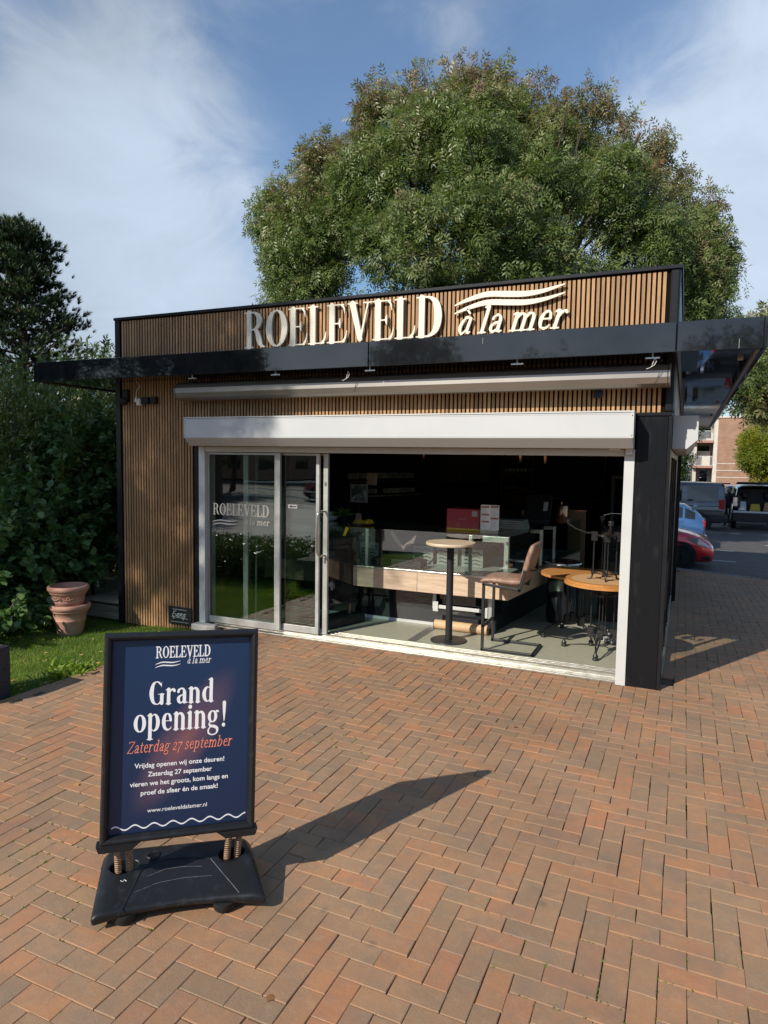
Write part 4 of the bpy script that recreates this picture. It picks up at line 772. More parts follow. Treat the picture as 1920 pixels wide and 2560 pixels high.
# ---------------------------------------------------------------- inside the kiosk
CT = thing('service_counter', 'glass topped counter with pale oak front inside the kiosk', 'counter', (-3.0, 7.5, .05))
foot = [(-4.9, 7.27), (-1.72, 7.27), (-1.36, 10.2), (-2.1, 10.2), (-2.42, 7.98), (-4.9, 7.98)]
def cprism(name, pts, z0, z1, mat, bevel=0, parent=CT):
    mb = MB(); mb.prism(pts, z0, z1); return mb.build(name, mat, parent, bevel=bevel, world=True)
cprism('core', [(-4.9, 7.29), (-1.745, 7.29), (-1.385, 10.2), (-2.1, 10.2), (-2.44, 7.97), (-4.9, 7.97)], .50, .705, m_matblk)
kb('front_board', m_oak, (-4.9, -2.797, 7.262, 7.282, .488, .712), parent=CT, bevel=.001); kb('front_board', m_oak, (-2.789, -1.742, 7.262, 7.282, .488, .712), parent=CT, bevel=.001); kb('edge_strip', m_alu, (-2.7965, -2.7895, 7.264, 7.28, .488, .712), parent=CT)
cprism('side_board', [(-1.742, 7.262), (-1.72, 7.262), (-1.36, 10.2), (-1.382, 10.2)], .488, .712, m_oak)
kb('shelf_edge', m_alu, (-4.9, -1.742, 7.262, 7.40, .714, .735), parent=CT, bevel=.002); cprism('shelf_edge', [(-1.742, 7.262), (-1.72, 7.262), (-1.36, 10.2), (-1.50, 10.2)], .714, .733, m_alu)
cprism('display_floor', [(-4.9, 7.40), (-1.86, 7.40), (-1.52, 10.2), (-2.1, 10.2), (-2.44, 7.97), (-4.9, 7.97)], .706, .722, m_greyp)
kb('plinth', m_gloss, (-4.9, -1.95, 7.52, 7.54, .07, .49), parent=CT); cprism('plinth', [(-1.95, 7.52), (-1.93, 7.52), (-1.60, 10.2), (-1.62, 10.2)], .05, .49, m_gloss)
kb('plinth_foot', m_white, (-4.9, -1.95, 7.50, 7.52, .052, .085), parent=CT); kb('corner_leg', m_frame, (-1.985, -1.945, 7.44, 7.48, .052, .488), parent=CT)
xs = [-4.9, -3.462, -2.185, -1.73]
for xa, xb in zip(xs, xs[1:]): kb('glass_pane', m_glass2, (xa + .006, xb - .006, 7.272, 7.278, .736, 1.185), parent=CT)
cprism('glass_pane', [(-1.728, 7.28), (-1.722, 7.28), (-1.362, 10.2), (-1.368, 10.2)], .736, 1.185, m_glass2)
cprism('glass_top', [(-4.9, 7.255), (-1.71, 7.255), (-1.35, 10.2), (-1.95, 10.2), (-2.25, 7.75), (-4.9, 7.75)], 1.186, 1.198, m_glass2)
cprism('counter_top', [(-4.9, 7.755), (-2.255, 7.755), (-1.955, 10.2), (-2.4, 10.2), (-2.7, 8.15), (-4.9, 8.15)], 1.15, 1.19, m_matblk)
m_wave = M('display_back', (0.055, 0.055, 0.055), .5); kb('display_back', m_wave, (-4.9, -2.45, 7.94, 7.96, .722, 1.15), parent=CT)
for x in (-3.46, -2.17): kb('glass_post', m_frame, (x - .02, x + .02, 7.285, 7.31, .735, 1.184), parent=CT, bevel=.003)
for x in (-3.50, -3.42, -2.14): 
    for z in (1.12, .98): mb = MB(); mb.tube([(x, 7.255, z), (x, 7.30, z)], .012, 10); mb.build('glass_clamp', m_steel, CT, world=True)
kb('corner_bracket', m_frame, (-2.03, -1.735, 7.285, 7.31, 1.12, 1.184), parent=CT, bevel=.003); kb('corner_bracket', m_frame, (-1.785, -1.735, 7.285, 7.31, .80, 1.12), parent=CT, bevel=.003)
for z in (1.13, .92): mb = MB(); mb.tube([(-1.76, 7.25, z), (-1.76, 7.30, z)], .013, 10); mb.build('glass_clamp', m_steel, CT, world=True)
for x, y in ((-1.54, 8.9), (-1.60, 8.35)): kb('corner_bracket', m_frame, (x, x + .03, y, y + .05, .74, 1.184), (x - .12, x + .0, y, y + .04, 1.14, 1.184), parent=CT)
kb('under_rail', m_white, (-2.66, -2.62, 7.44, 7.47, .27, .487), (-1.995, -1.99, 7.44, 7.47, .27, .487), (-2.62, -2.0, 7.45, 7.47, .275, .315), parent=CT, bevel=.003); kb('rail_bracket', m_white, (-2.655, -2.59, 7.435, 7.45, .24, .36), parent=CT, bevel=.004); kb('rail_bracket', m_white, (-2.04, -1.99, 7.435, 7.45, .22, .34), parent=CT, bevel=.004)
# wavy divider plates and trays in the display
for i, x in enumerate((-4.45, -4.15, -3.85, -3.1, -2.78, -2.46)):
    t = thing('display_plate', ['pale wavy display plate at the far left of the glass counter', 'pale wavy display plate second from the left in the counter', 'pale wavy display plate left of the first glass post', 'pale wavy display plate under the pink bag', 'pale wavy display plate left of the round bar table', 'pale wavy display plate behind the bar table post'][i], 'plate', (x, 7.9, .723), group='wavy plates in the display')
    mb = MB(); mb.box(0, .27, 0, .012, 0, .22); mb.build('plate', m_greyp, t, bevel=.003)
    for k in range(4):
        mb = MB(); mb.tube([(.03 + .03 * j, -.002, .04 + .045 * k + .008 * math.sin(j * 1.6)) for j in range(8)], .005, 5); mb.build('groove', m_matblk, t)
t = thing('pink_bag', 'pale pink crumpled bag lying inside the glass counter', 'bag', (-3.1, 7.55, .95)); mb = MB(); mb.add([(-.15, 0, .235), (-.06, .01, .10), (0, -.01, .02), (.10, .0, .10), (.17, .02, .17), (.13, .03, .06), (0, .02, -.03), (-.10, .02, .05), (-.17, .02, .17), (-.09, -.03, .15), (.06, -.03, .05)], [(0, 9, 1), (0, 8, 9), (8, 7, 9), (9, 7, 1), (7, 6, 2, 1), (2, 6, 10), (6, 5, 10), (10, 5, 3), (2, 10, 3), (5, 4, 3)]); mb.build('bag', M('pink_plastic', (.62, .42, .42), .5), t)
t = thing('black_tray', 'long black tray lying low in the glass counter', 'tray', (-3.0, 7.5, .736)); mb = MB(); mb.box(-.45, .2, -.1, .12, 0, .09); mb.build('tray', m_matblk, t, bevel=.01)
t = thing('serving_bowls', 'white serving bowl with a second bowl nested at the left counter end', 'bowl', (-4.35, 7.95, 1.19)); mb = MB(); mb.lathe([(.06, 0), (.12, .02), (.135, .075), (.13, .075), (.11, .03), (0, .015)], (0, 0, 0), 20, caps=False); mb.build('bowl', m_whitep, t); mb = MB(); mb.lathe([(.05, .07), (.105, .09), (.115, .115), (.10, .11), (0, .09)], (-.01, 0, .005), 20, caps=False); mb.build('bowl', m_whitep, t)
t = thing('potted_plant', 'small yellowing plant beside the white bowl on the counter', 'plant', (-4.15, 8.0, 1.19)); mb = MB(); mb.lathe([(.04, 0), (.05, .07)], n=12); mb.build('pot', m_matblk, t)
n = 40; a = rng.uniform(0, 2 * PI, n); me = leaves('foliage', np.column_stack([np.zeros((n, 2)), np.full(n, .06)]), np.column_stack([np.cos(a), np.sin(a), rng.uniform(0, 2, n)]), np.column_stack([rng.normal(0, .4, (n, 2)), np.ones(n)]), rng.uniform(.1, .22, n), rng.uniform(.5, 1, n), [(0, -.02, 0), (.5, -.1, .1), (1, 0, -.15), (.5, .1, .1)], [(0, 1, 2, 3)], m_grass); link('foliage', me, t)
t = thing('yellow_cloth', 'crumpled yellow cloth hanging over the counter glass', 'cloth', (-3.66, 7.6, 1.199)); mb = MB()
gv = [((i - 5) * .026 + random.uniform(-.008, .008), (j - 3) * .03, .02 + random.uniform(0, .05) * (1 if 0 < i < 10 and 0 < j < 6 else .1)) for j in range(7) for i in range(11)]; mb.add(gv, [(j * 11 + i, j * 11 + i + 1, j * 11 + i + 12, j * 11 + i + 11) for j in range(6) for i in range(10)]); mb.build('cloth', m_yel, t); mb = MB(); mb.add([(-.06, -.36, .0), (-.02, -.355, -.01), (-.1, -.352, -.17), (-.125, -.352, -.15)], [(0, 1, 2, 3)]); mb.build('cloth_end', m_yel, t)
t = thing('tablet_display', 'white framed tablet showing a picture above the counter', 'tablet', (-4.1, 8.4, 1.19)); mb = MB(); mb.box(-.155, .115, -.01, .01, .23, .49); mb.build('frame', m_greyp, t, bevel=.008); mb = MB(); mb.box(-.13, .09, -.014, -.011, .26, .465); mb.build('screen', m_screenp, t); mb = MB(); mb.tube([(-.02, 0, 0), (-.02, 0, .24)], .012, 8); mb.build('stem', m_matblk, t)
t = thing('card_box', 'small pale wooden box fixed above the tablet', 'box', (-4.05, 8.6, 1.66)); mb = MB(); mb.box(-.03, .1, -.03, .03, 0, .17); mb.build('box', m_oak, t, bevel=.004)
t = thing('pink_bottle_stand', 'small pink tag stand beside the yellow cloth', 'stand', (-3.9, 7.95, 1.19)); mb = MB(); mb.prismy([(-.05, 0), (.05, 0), (.03, .12), (-.03, .12)], -.01, .01); mb.build('tag', M('pink_card', (.5, .28, .26), .6), t)
t = thing('red_box', 'dark red carton box standing on the counter', 'box', (-2.45, 7.98, 1.191)); mb = MB(); mb.box(-.20, .20, -.13, .13, .025, .255); mb.build('carton', m_red, t, bevel=.004); mb = MB(); mb.box(.11, .175, -.134, -.131, .17, .235); mb.build('sticker', m_greyp, t)
t.location = (-2.36, 7.72, 1.199)
m_pk = M('carton_print', (.55, .28, .28), .5); fr_ = frame((0, -.1315, 0), (1, 0, 0), (0, 0, 1)); sans(t, 'lettering', 'ROELEVELD', fr_, .03, m_pk, (-.0, .125), width=.09)
em = MB(); em.add([(-.06 + .02 * math.cos(a) * q, -.1325, .075 + .02 * math.sin(a) * q) for a in [2 * PI * k / 14 for k in range(14)] for q in (1, .82)], [(2 * k, 2 * k + 1, (2 * k + 3) % 28, (2 * k + 2) % 28) for k in range(14)]); em.build('emblem', m_pk, t)
t = thing('film_roll', 'roll of glossy yellow film lying under the red carton', 'roll', (-2.36, 7.61, 1.199)); mb = MB(); mb.tube([(-.20, 0, .018), (.20, 0, .018)], .018, 12); mb.build('roll', m_yel, t)
t = thing('menu_stand', 'white menu card with food pictures in a dark holder', 'menu', (-1.99, 7.42, 1.199)); mb = MB(); mb.box(-.105, .105, -.006, .006, .035, .325); mb.build('card', m_paper, t); mb = MB(); mb.box(-.108, .108, -.02, .03, 0, .045); mb.build('holder', m_steelgrey, t, bevel=.003)
m_food = M('food_print', (.55, .22, .13), .5, col2=(.16, .09, .07), vs=60); mb = MB()
for x, z in ((-.098, .29), (.008, .295), (-.098, .205), (.008, .165), (-.098, .125)): mb.box(x, x + .09, -.0085, -.0065, z, z + .022)
mb.build('food_pictures', m_food, t)
m_ln = M('text_grey', (.42, .42, .45), .6); mb = MB(); random.seed(3)
for x in (-.098, .008):
    for k in range(24):
        z = .06 + k * .0098
        if not any(abs(z - zz - .011) < .018 for xx, zz in ((-.098, .29), (.008, .295), (-.098, .205), (.008, .165), (-.098, .125)) if xx == x): mb.box(x, x + random.uniform(.04, .088), -.0082, -.0066, z, z + .0028)
mb.build('text_lines', m_ln, t)
t = thing('board_stack', 'stack of thin grey serving boards on the right counter', 'boards', (-1.95, 8.3, 1.199))
for k in range(4): mb = MB(); mb.box(-.2 + k * .006, .2 - k * .008, -.14, .14, .026 * k, .026 * k + .02); mb.build('board', m_greyp, t, bevel=.003)
t = thing('till', 'black till screen leaning back on the right counter', 'till', (-1.85, 9.4, 1.19)); mb = MB(); mb.prismx([(-.12, 0), (.12, 0), (.1, .05), (-.12, .04)], -.15, .15); mb.build('base', m_matblk, t); mb = MB(); mb.obox((0, .05, .2), (.18, 0, 0), (0, .012, -.03), (0, .07, .14)); mb.build('screen', m_matblk, t, bevel=.005); mb = MB(); mb.obox((.11, .02, .22), (.03, 0, 0), (0, .0, 0.002), (0, .03, .06)); mb.build('sticker', m_paper, t)
t = thing('copper_kettle', 'brown copper kettle behind the till', 'kettle', (-1.62, 10.0, 1.19)); mb = MB(); mb.lathe([(.1, 0), (.1, .2), (.09, .22), (0, .22)], n=20, caps=False); mb.build('body', m_copper, t); mb = MB(); mb.tube([(0, 0, .22), (0, 0, .26)], .012, 8); mb.build('knob', m_copper, t)
t = thing('copper_crate', 'copper coloured crate at the far right end of the counter', 'crate', (-1.45, 10.6, 1.0)); mb = MB(); mb.box(-.16, .1, 0, .02, -.95, .28); mb.box(-.16, -.145, .02, .3, -.95, .28); mb.build('panel', m_dim, t, bevel=.003); mb = MB(); mb.box(-.165, .105, -.005, .03, .28, .3); mb.build('rim', m_copper, t)
t = thing('orange_cloth', 'orange cloth heap in front of the copper kettle', 'cloth', (-1.55, 9.7, 1.19)); mb = MB(); mb.lathe([(.14, 0), (.09, .02), (.04, .07), (.0, .12)], n=11, caps=False); mb.build('cloth', M('orange_cloth', (.55, .16, .08), .7), t)
for i, (x, y, z1) in enumerate(((-3.21, 8.5, 2.02), (-1.91, 8.5, 2.01), (-1.60, 8.5, 1.995))):
    t = thing('pendant_lamp', ['leftmost of the three copper tube lamps', 'middle of the three copper tube lamps, above the menu card', 'rightmost of the three copper tube lamps'][i], 'lamp', (x, y, z1), group='copper pendant lamps'); mb = MB(); mb.lathe([(.018, .0), (.021, .0), (.021, .22), (0, .22)], n=14, caps=False); mb.build('shade', m_copper, t); mb = MB(); mb.tube([(0, 0, .22), (0, 0, 2.62 - z1)], .003, 5); mb.build('cable', m_matblk, t)
# wall shelf with bottles, rack, blackboard, cupboards, fridge
SH = thing('wall_shelf', 'long wooden wall shelf carrying bottles at the back left', 'shelf', (-5.9, 13.3, 1.28), math.radians(72))
mb = MB(); mb.box(-1.15, 1.15, -.12, .12, -.03, 0); mb.build('board', m_oak, SH); mb = MB(); mb.box(-1.15, 1.15, -.0, .12, .28, .30); mb.build('board', m_dim, SH)
def bottle_proto(h=.30, r=.036, lab=m_label, lz0=.07, lz1=.16, cap=None):
    t = bpy.data.objects.new('bottle', None); COL.objects.link(t); mb = MB(); mb.lathe([(r * .9, 0), (r, .01), (r, h * .6), (r * .4, h * .75), (r * .36, h)], n=10); mb.build('body', m_bottle, t)
    mb = MB(); mb.lathe([(r + .001, lz0), (r + .001, lz1)], n=10, caps=False); mb.build('label', lab, t)
    if cap: mb = MB(); mb.lathe([(r * .42, h - .05), (r * .42, h + .002), (0, h + .002)], n=8, caps=False); mb.build('cap', cap, t)
    return t
ORD = 'first second third fourth fifth sixth seventh eighth ninth tenth eleventh twelfth thirteenth fourteenth fifteenth sixteenth seventeenth eighteenth nineteenth twentieth twenty-first twenty-second twenty-third twenty-fourth twenty-fifth'.split()
def bottles(proto, spots, label, group, rot=0):
    for i, p in enumerate(spots):
        o = proto if i == 0 else copy_tree(proto)
        o.location = p; tag(o, label % ORD[i], 'bottle', group)
R_ = Matrix.Rotation(math.radians(72), 3, 'Z')
sp1 = [tuple(R_ @ Vector((-1.05 + .085 * k, .05, .30)) + Vector((-5.9, 13.3, 1.28))) for k in range(25)]; sp2 = [tuple(R_ @ Vector((-.95 + .09 * k, -.02, 0)) + Vector((-5.9, 13.3, 1.28))) for k in range(22) if k not in (8, 9)]
bottles(bottle_proto(.2, .03, m_label, .05, .17), sp1, '%s small bottle from the left in the upper row of the back left shelf', 'bottles in the upper row of the back left shelf')
bottles(bottle_proto(.24, .034, m_label, .03, .14), sp2, '%s dark bottle from the left in the lower row of the back left shelf', 'bottles in the lower row of the back left shelf')
RK = thing('bottle_rack', 'tall brown open rack with two rows of bottles', 'rack', (-3.38, 14.9, .05)); mb = MB(); mb.box(-.36, .36, .24, .26, 0, 2.3); mb.build('back', m_dim, RK)
for x in (-.36, .33): mb = MB(); mb.box(x, x + .03, -.1, .24, 0, 2.3); mb.build('side', m_dim, RK)
for z in (.95, 1.33, 1.72): mb = MB(); mb.box(-.33, .33, -.1, .24, z - .02, z); mb.build('shelf', m_dim, RK)
bottles(bottle_proto(.3, .036, m_label, .03, .12), [(-3.38 - .26 + .085 * k, 14.85, .05 + 1.72) for k in range(7)], '%s wine bottle from the left on the upper shelf of the brown rack', 'bottles on the upper rack shelf')
bottles(bottle_proto(.3, .036, m_label2, .03, .12), [(-3.38 - .26 + .085 * k, 14.85, .05 + 1.33) for k in range(7)], '%s wine bottle from the left on the lower shelf of the brown rack', 'bottles on the lower rack shelf')
t = thing('copper_jar', 'brown copper jar on the low shelf of the rack', 'jar', (-3.2, 14.6, .85)); mb = MB(); mb.lathe([(.09, 0), (.1, .05), (.09, .28), (0, .28)], n=16, caps=False); mb.build('body', m_copper, t)
BB = thing('blackboard', 'large dark board with a thin pale frame on the back wall', 'board', (-2.1, 15.1, 1.25)); mb = MB(); mb.box(-.53, .53, 0, .03, 0, .95); mb.build('board', M('board_face', (.02, .016, .014), .6), BB); 
for b in ((-.55, .55, -.01, .03, -.02, 0), (.53, .55, -.01, .03, 0, .97)): mb = MB(); mb.box(*b); mb.build('frame_bar', m_greyp, BB)
CP = thing('wall_cupboard', 'row of dark brown wall cupboards at the back', 'cupboard', (-4.6, 15.1, 1.55))
for k in range(3): mb = MB(); mb.box(-.58 + .39 * k, -.58 + .385 * (k + 1), -.3, .05, 0, .75); mb.build('door', m_cup, CP, bevel=.003)
FG = thing('fridge', 'pale framed glass door fridge at the back right', 'fridge', (-1.02, 13.6, .05)); mb = MB(); mb.box(-.26, .4, .02, .5, 0, 1.78); mb.build('cabinet', m_matblk, FG); mb = MB(); mb.box(-.26, -.20, -.01, .02, .1, 1.74); mb.box(.34, .4, -.01, .02, .1, 1.74); mb.box(-.2, .34, -.01, .02, 1.68, 1.74); mb.build('door_frame', m_white, FG)
for k in range(4): mb = MB(); mb.box(-.19, .33, .021, .03, .9 + .17 * k, .91 + .17 * k); mb.build('shelf', m_frame, FG)
t = thing('folded_sign', 'dark poster sign on a black base just inside the glass door', 'sandwich board', (-3.72, 7.05, .05), 1.25); mb = MB(); mb.box(-.3, .3, -.02, .02, .22, 1.05); mb.build('frame', m_black, t, bevel=.01); mb = MB(); mb.box(-.27, .27, -.024, -.021, .25, 1.02); mb.build('panel', m_gloss, t); mb = MB(); mb.box(-.32, .32, -.17, .17, 0.0, .10); mb.build('base', m_plast, t, bevel=.03)
for x in (-.2, .2): mb = MB(); mb.tube([(x, 0, .09), (x, 0, .23)], .015, 8); mb.build('spring', m_rust, t)
# bar table
T1 = thing('bar_table', 'tall round bar table with pale wood top and black column foot', 'table', (-2.285, 6.935, .05)); mb = MB(); mb.lathe([(.265, 0), (.27, .006), (.27, .026), (.265, .032)], (0, 0, 1.055), 40); mb.build('tabletop', m_tab, T1)
mb = MB(); mb.lathe([(.038, .012), (.038, 1.055)], n=20); mb.build('column', m_matblk, T1); mb = MB(); mb.lathe([(.2, 0), (.2, .008), (.195, .012)], n=40); mb.build('foot_plate', m_steelgrey, T1)
# bar stool
T2 = thing('bar_stool', 'brown leather cantilever bar stool with dark steel frame', 'stool', (-1.6, 6.94, .05)); sq = .028
def sqtube(pts, name='frame', par=T2, w=sq):
    mb = MB()
    for a, b in zip(pts, pts[1:]):
        a, b = Vector(a), Vector(b); d = (b - a).normalized(); mb.bar(a - d * w * .5, b + d * w * .5, w, w)
    return mb.build(name, m_steelgrey, par, bevel=.003)
for y in (-.21, .21): sqtube([(.27, y, .014), (-.25, y, .014), (-.25, y, .70), (.12, y, .665), (.17, y, .86)])
sqtube([(.27, -.21, .014), (.27, .21, .014)]); sqtube([(-.25, -.21, .26), (-.25, .21, .26)], 'footrest')
def loft_pad(name, secs, w, par):
    V = []; n = 12
    for (x, z, nx, nz, th, ww) in secs:
        for k in range(n):
            t = 2 * PI * k / n; cy = abs(math.cos(t)) ** .35 * math.copysign(1, math.cos(t)); cn = abs(math.sin(t)) ** .7 * math.copysign(1, math.sin(t)); V.append((x + nx * cn * th, cy * ww, z + nz * cn * th))
    F = [(i * n + k, i * n + (k + 1) % n, (i + 1) * n + (k + 1) % n, (i + 1) * n + k) for i in range(len(secs) - 1) for k in range(n)] + [tuple(range(n - 1, -1, -1)), tuple(range((len(secs) - 1) * n, len(secs) * n))]
    mb = MB(); mb.add(V, F, True); o = mb.build(name, m_leather, par); bm = bmesh.new(); bm.from_mesh(o.data); bmesh.ops.recalc_face_normals(bm, faces=bm.faces); bm.to_mesh(o.data); bm.free(); s_ = o.modifiers.new('s', 'SUBSURF'); s_.levels = 1; s_.render_levels = 1
loft_pad('seat', [(-.305, .715, .2, 1, .004, .19), (-.29, .73, .2, 1, .03, .215), (-.2, .745, 0, 1, .04, .225), (-.05, .74, 0, 1, .042, .225), (.06, .735, 0, 1, .045, .22), (.13, .745, -.2, .98, .045, .215), (.15, .75, -.3, .9, .01, .2)], .22, T2)
loft_pad('backrest', [(.13, .72, -.95, .1, .005, .2), (.145, .74, -.97, .15, .035, .215), (.16, .83, -.97, .16, .042, .22), (.19, .95, -.97, .16, .042, .22), (.225, 1.07, -.97, .16, .042, .22), (.24, 1.12, -.97, .16, .038, .215), (.246, 1.137, -.97, .16, .01, .2)], .22, T2)
mb = MB(); mb.tube([(.19, -.13, .87), (.24, -.1, .86), (.25, 0, .86), (.24, .1, .86), (.19, .13, .87)], .009, 6); mb.build('handle', m_matblk, T2)
# cast iron tables
def iron_base(root, flip=False, H=.72):
    zz = (lambda z: H - z) if flip else (lambda z: z)
    for k in range(4):
        a = math.radians(-92 + 90 * k); c, s = math.cos(a), math.sin(a)
        P = lambda r, z: (r * c, r * s, zz(z))
        lg = MB()
        for w_ in (-.014, .014): lg.tube([(P(.10, .17)[0] - s * w_, P(.10, .17)[1] + c * w_, zz(.17 - abs(w_) * 0)), (P(.2, .165)[0] - s * w_, P(.2, .165)[1] + c * w_, zz(.165)), (P(.31, .135)[0] - s * w_, P(.31, .135)[1] + c * w_, zz(.125)), (P(.38, .07)[0], P(.38, .07)[1], zz(.075))], .009, 6)
        lg.obox(((P(.115, .19)[0]), P(.115, .19)[1], zz(.20)), (c * .03, s * .03, 0), (-s * .03, c * .03, 0), (0, 0, .05)); leg = lg.build('leg', m_iron, root)
        cp = MB(); pr = [(.012, 0.0), (.03, .004), (.03, .018), (.022, .026), (.028, .036), (.026, .05), (.014, .062), (.012, .085)]; pr = [(r, zz(z)) for r, z in pr]; pr = pr[::-1] if flip else pr
        cp.lathe(pr, (.385 * c, .385 * s, 0), 14); cp.build('foot_cup', m_iron, leg)
        rd = MB()
        for w_ in (-.016, .016): rd.tube([(.115 * c - s * w_, .115 * s + c * w_, zz(.24)), (.115 * c - s * w_, .115 * s + c * w_, zz(.60))], .0065, 6)
        rd.obox((.115 * c, .115 * s, zz(.60)), (c * .02, s * .02, 0), (-s * .026, c * .026, 0), (0, 0, .015)); rd.build('rod_pair', m_iron, root)
        ar = MB(); ar.tube([P(.115, .61), P(.13, .66), P(.19, .69), P(.27, .705)], [.011, .010, .009, .008], 6); ar.build('top_arm', m_iron, root)
    for z, r in ((.19, .105), (.60, .105)): mb = MB(); mb.tube([(r * math.cos(2 * PI * k / 20), r * math.sin(2 * PI * k / 20), zz(z)) for k in range(20)], .008, 6, closed=True); mb.build('ring', m_iron, root)
def tabletop(root, z, r=.40, slats=9, mat=m_teak, ring=m_teak):
    mb = MB(); n = 36; vs = [(r * math.cos(2 * PI * k / n) * q, r * math.sin(2 * PI * k / n) * q, zz) for zz, q in ((z, 1), (z, .86), (z + .026, 1), (z + .026, .86)) for k in range(n)]
    mb.add(vs, [f for k in range(n) for f in ((k, n + k, n + (k + 1) % n, (k + 1) % n), (2 * n + k, 2 * n + (k + 1) % n, 3 * n + (k + 1) % n, 3 * n + k), (k, (k + 1) % n, 2 * n + (k + 1) % n, 2 * n + k), (n + k, 3 * n + k, 3 * n + (k + 1) % n, n + (k + 1) % n))]); mb.build('rim', ring, root)
    ri = r * .86; wd = 2 * ri / slats
    for k in range(slats):
        y0_, y1_ = -ri + k * wd + .002, -ri + (k + 1) * wd - .002; pts = []
        xl = lambda y: math.sqrt(max(ri * ri - y * y, .0004)) - .001
        ys_ = [y0_ + (y1_ - y0_) * j / 4 for j in range(5)]; pts = [(xl(y), y) for y in ys_] + [(-xl(y), y) for y in ys_[::-1]]
        mb = MB(); mb.prism(pts, z + .004, z + .024); mb.build('slat', mat, root)
TB = thing('bistro_table', 'round teak bistro table on a cast iron foot right of the stool', 'table', (-.72, 7.28, .05)); iron_base(TB); tabletop(TB, .708)
TC = thing('bistro_table', 'upturned bistro table with its iron feet in the air on the front table', 'table', (-.72, 7.28, .785), .25); tabletop(TC, .0, .395, mat=m_teak2); iron_base(TC, flip=True, H=.70); TC.scale = (.98, .98, .95)
TD = thing('bistro_table', 'slatted teak bistro table behind and left of the upturned one', 'table', (-1.05, 7.78, .05), .6); iron_base(TD); tabletop(TD, .70, .41)
t = thing('drum_table', 'dark drum table with a chrome rimmed dark red top', 'table', (-1.32, 8.45, .05)); mb = MB(); mb.lathe([(.19, 0), (.19, .62), (.06, .64), (.06, .72)], n=28); mb.build('drum', m_black, t); mb = MB(); mb.lathe([(.225, 0), (.23, .004), (.23, .026), (.225, .03)], (0, 0, .72), 36); mb.build('rim', m_chrome, t); mb = MB(); mb.lathe([(.215, 0), (.215, .004)], (0, 0, .751), 36); mb.build('tabletop', M('dark_red_top', (.10, .03, .03), .15), t)
t = thing('black_drum', 'second dark drum standing behind the bistro tables', 'drum', (-.75, 8.9, .05)); mb = MB(); mb.lathe([(.2, 0), (.2, .75)], n=28); mb.build('drum', m_matblk, t)
t = thing('trolley', 'dark trolley with rails behind the upturned table', 'trolley', (-.78, 9.7, .05)); mb = MB(); mb.box(-.2, .4, -.2, .2, .3, 1.1); mb.build('cabinet', m_matblk, t, bevel=.02); mb = MB(); mb.tube([(-.22, -.22, 1.15), (-.2, -.22, 1.27), (-.1, -.22, 1.3), (.45, -.22, 1.3)], .012, 8); mb.build('rail', m_chrome, t)
for k in range(6): mb = MB(); mb.box(-.15, .3, -.225, -.2, .45 + .09 * k, .46 + .09 * k); mb.build('rung', m_steelgrey, t)
t = thing('paper_roll', 'long roll of brown kraft paper on the kiosk floor', 'roll', (-2.28, 7.36, .05)); mb = MB(); mb.tube([(-.32, .01, .056), (.32, -.01, .056)], .055, 20, caps=False); mb.build('paper', m_kraft, t); mb = MB(); 
for x, sgn in ((-.32, -1), (.32, 1)): mb.add([(x, .0 + r_ * math.cos(2 * PI * k / 20), .056 + r_ * math.sin(2 * PI * k / 20)) for r_ in (.055, .022) for k in range(20)], [(k, (k + 1) % 20, 20 + (k + 1) % 20, 20 + k) for k in range(20)])
mb.build('roll_end', M('kraft_end', (.42, .26, .15), .8, vs=60), t)
t = thing('flat_tray', 'flat dark board lying on the floor behind the paper roll', 'board', (-2.2, 7.47, .05)); mb = MB(); mb.box(-.3, .3, -.03, .03, 0, .14); mb.build('board', m_matblk, t, bevel=.004)
t = thing('cable_box', 'white flat box lying under the front bistro table', 'box', (-.62, 7.75, .05)); mb = MB(); mb.box(-.15, .35, -.1, .1, 0, .08); mb.build('box', m_greyp, t, bevel=.01)

# ---------------------------------------------------------------- garden pieces
def pot(name, label, loc, s=1.0):
    t = thing(name, label, 'flower pot', loc, group='stacked terracotta pots')
    mb = MB(); mb.lathe([(.13, 0), (.135, .01), (.172, .18), (.176, .185), (.176, .192), (.173, .20), (.192, .285), (.205, .29), (.21, .30), (.205, .31), (.222, .318), (.232, .34), (.232, .365), (.222, .378), (.20, .378), (.19, .35), (.15, .1), (0, .08)], n=48, caps=False); mb.build('body', m_terra, t); t.scale = (s, s, s); return t
pot('flower_pot', 'lower of the two stacked terracotta pots by the hedge', (-6.66, 5.76, -.135)); P2 = pot('flower_pot', 'upper terracotta pot with a raised garland set into the lower one', (-6.675, 5.755, .085))
mb = MB()
for k in range(3):
    a0 = -PI / 2 - 1.25 + k * .85
    mb.tube([(.186 * math.cos(a0 + q * .7), .186 * math.sin(a0 + q * .7), .25 - .03 * math.sin(q * PI)) for q in [j / 8 for j in range(9)]], .007, 6)
    mb.tube([(.187 * math.cos(a0 + .4 + .09 * math.cos(q)), .187 * math.sin(a0 + .4 + .09 * math.cos(q)), .245 + .018 * math.sin(q)) for q in [2 * PI * j / 12 for j in range(12)]], .006, 6, closed=True)
    mb.tube([(.185 * math.cos(a0 - .1), .185 * math.sin(a0 - .1), .22), (.187 * math.cos(a0 - .06), .187 * math.sin(a0 - .06), .27)], .007, 6)
mb.build('garland', m_terra, P2)
PL = thing('planter', 'dark slate textured square planter at the left picture edge', 'planter', (-5.34, 3.56, -.04), .0); mb = MB(); mb.prism([(-.255, -.23), (.255, -.23), (.255, .23), (-.255, .23)], 0, .455); mb.build('body', m_planter, PL, bevel=.008); mb = MB(); mb.box(-.22, .22, -.2, .2, .455, .46); mb.build('soil', m_soil, PL)
